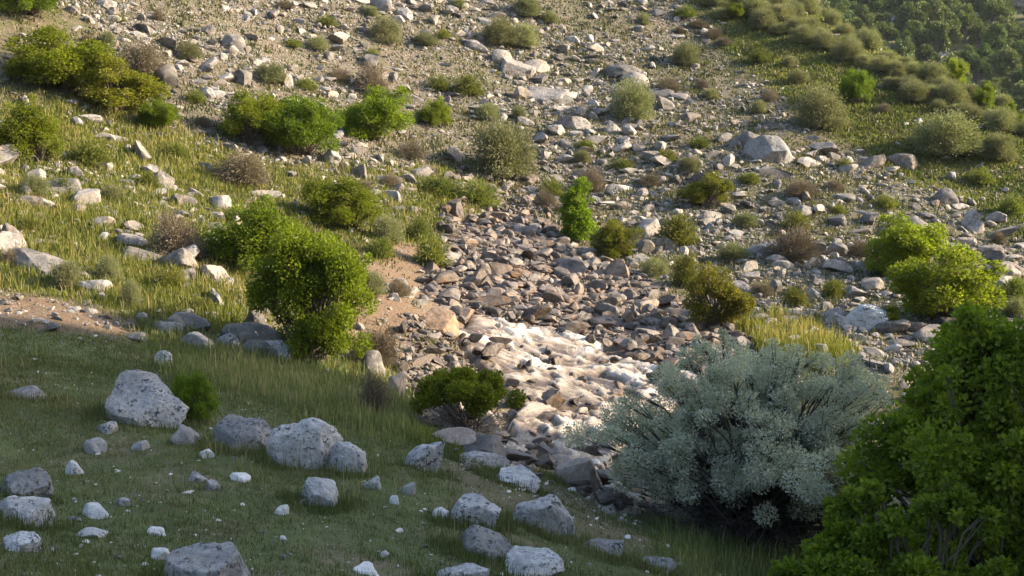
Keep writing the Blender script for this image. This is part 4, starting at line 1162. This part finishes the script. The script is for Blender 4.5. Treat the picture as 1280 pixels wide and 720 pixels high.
BP = np.array(BPOS)
def ring(x, y):
    out = np.zeros(len(x))
    for a, b, r in BP[(BP[:, 1] < 30) & (BP[:, 2] > .22)]:
        q = np.hypot(x - a, y - b) - r * .95; out = np.maximum(out, (q > -.1) & (q < .22) & (y < b + r * .4))
    return out
blades("tuft_grass", 260000, (-9, 8), (11, 30), lambda x, y, z: ring(x, y) * (.25 + .6 * (noise2(x * 1.5, y * 1.5) > .0)), .07, .24, .011, "grass", g_, clump=.05, per=5, lean=.5, label="grass growing up round the feet of the boulders")

# ------------------------------------------------------------------ light
SUN_EL = math.radians(24.0)
SV = Vector((1.0, 0.0, 0.0)).normalized() * math.cos(SUN_EL); SV.z = math.sin(SUN_EL)
sun = bpy.data.lights.new("sun", "SUN"); sun.energy = 4.7; sun.angle = math.radians(.53); sun.color = (1.0, .83, .62)
so = bpy.data.objects.new("sun", sun); COL.objects.link(so); so.rotation_euler = SV.to_track_quat("Z", "Y").to_euler()
wd = bpy.data.worlds.new("World"); SC.world = wd; wd.use_nodes = True
nt = wd.node_tree; nt.nodes.clear()
sky = nt.nodes.new("ShaderNodeTexSky"); sky.sky_type = "NISHITA"; sky.sun_disc = False; sky.sun_elevation = SUN_EL
sky.sun_rotation = math.atan2(SV.x, SV.y); sky.air_density = 1.0; sky.dust_density = 2.0; sky.ozone_density = .6
bg = nt.nodes.new("ShaderNodeBackground"); bg.inputs[1].default_value = .15
ow = nt.nodes.new("ShaderNodeOutputWorld"); nt.links.new(sky.outputs[0], bg.inputs[0]); nt.links.new(bg.outputs[0], ow.inputs[0])
vs_ = SC.view_settings; vs_.view_transform = "Standard"; vs_.look = "None"; vs_.gamma = 1; vs_.exposure = 1.6; vs_.use_curve_mapping = False
SC.render.engine = "CYCLES"
cy = SC.cycles; cy.max_bounces = 6; cy.diffuse_bounces = 3; cy.glossy_bounces = 2; cy.transmission_bounces = 4; cy.transparent_max_bounces = 4
cy.sample_clamp_indirect = 4.0
SC.render.film_transparent = False

hz = N("haze_mat"); hz.t.links.new(hz.n("VolumePrincipled", Color=(.80, .86, .95), Anisotropy=.35, Density=.00011).outputs[0], hz.out.inputs["Volume"])
hv = np.array([[a, b, c] for a in (-430, 430) for b in (-430, 430) for c in (-30, 75)], float)
hf = np.array([[0, 1, 3, 2], [4, 6, 7, 5], [0, 4, 5, 1], [2, 3, 7, 6], [0, 2, 6, 4], [1, 5, 7, 3]])
tag(link("haze", mk_mesh("haze", hv, hf, mats=[hz.m])), "thin warm evening haze", kind="stuff")
zmax = max((o.matrix_world @ Vector(c)).z for o in SC.objects if o.type == "MESH" and o.name.startswith("hillside") for c in o.bound_box); print("top of the ground", zmax)
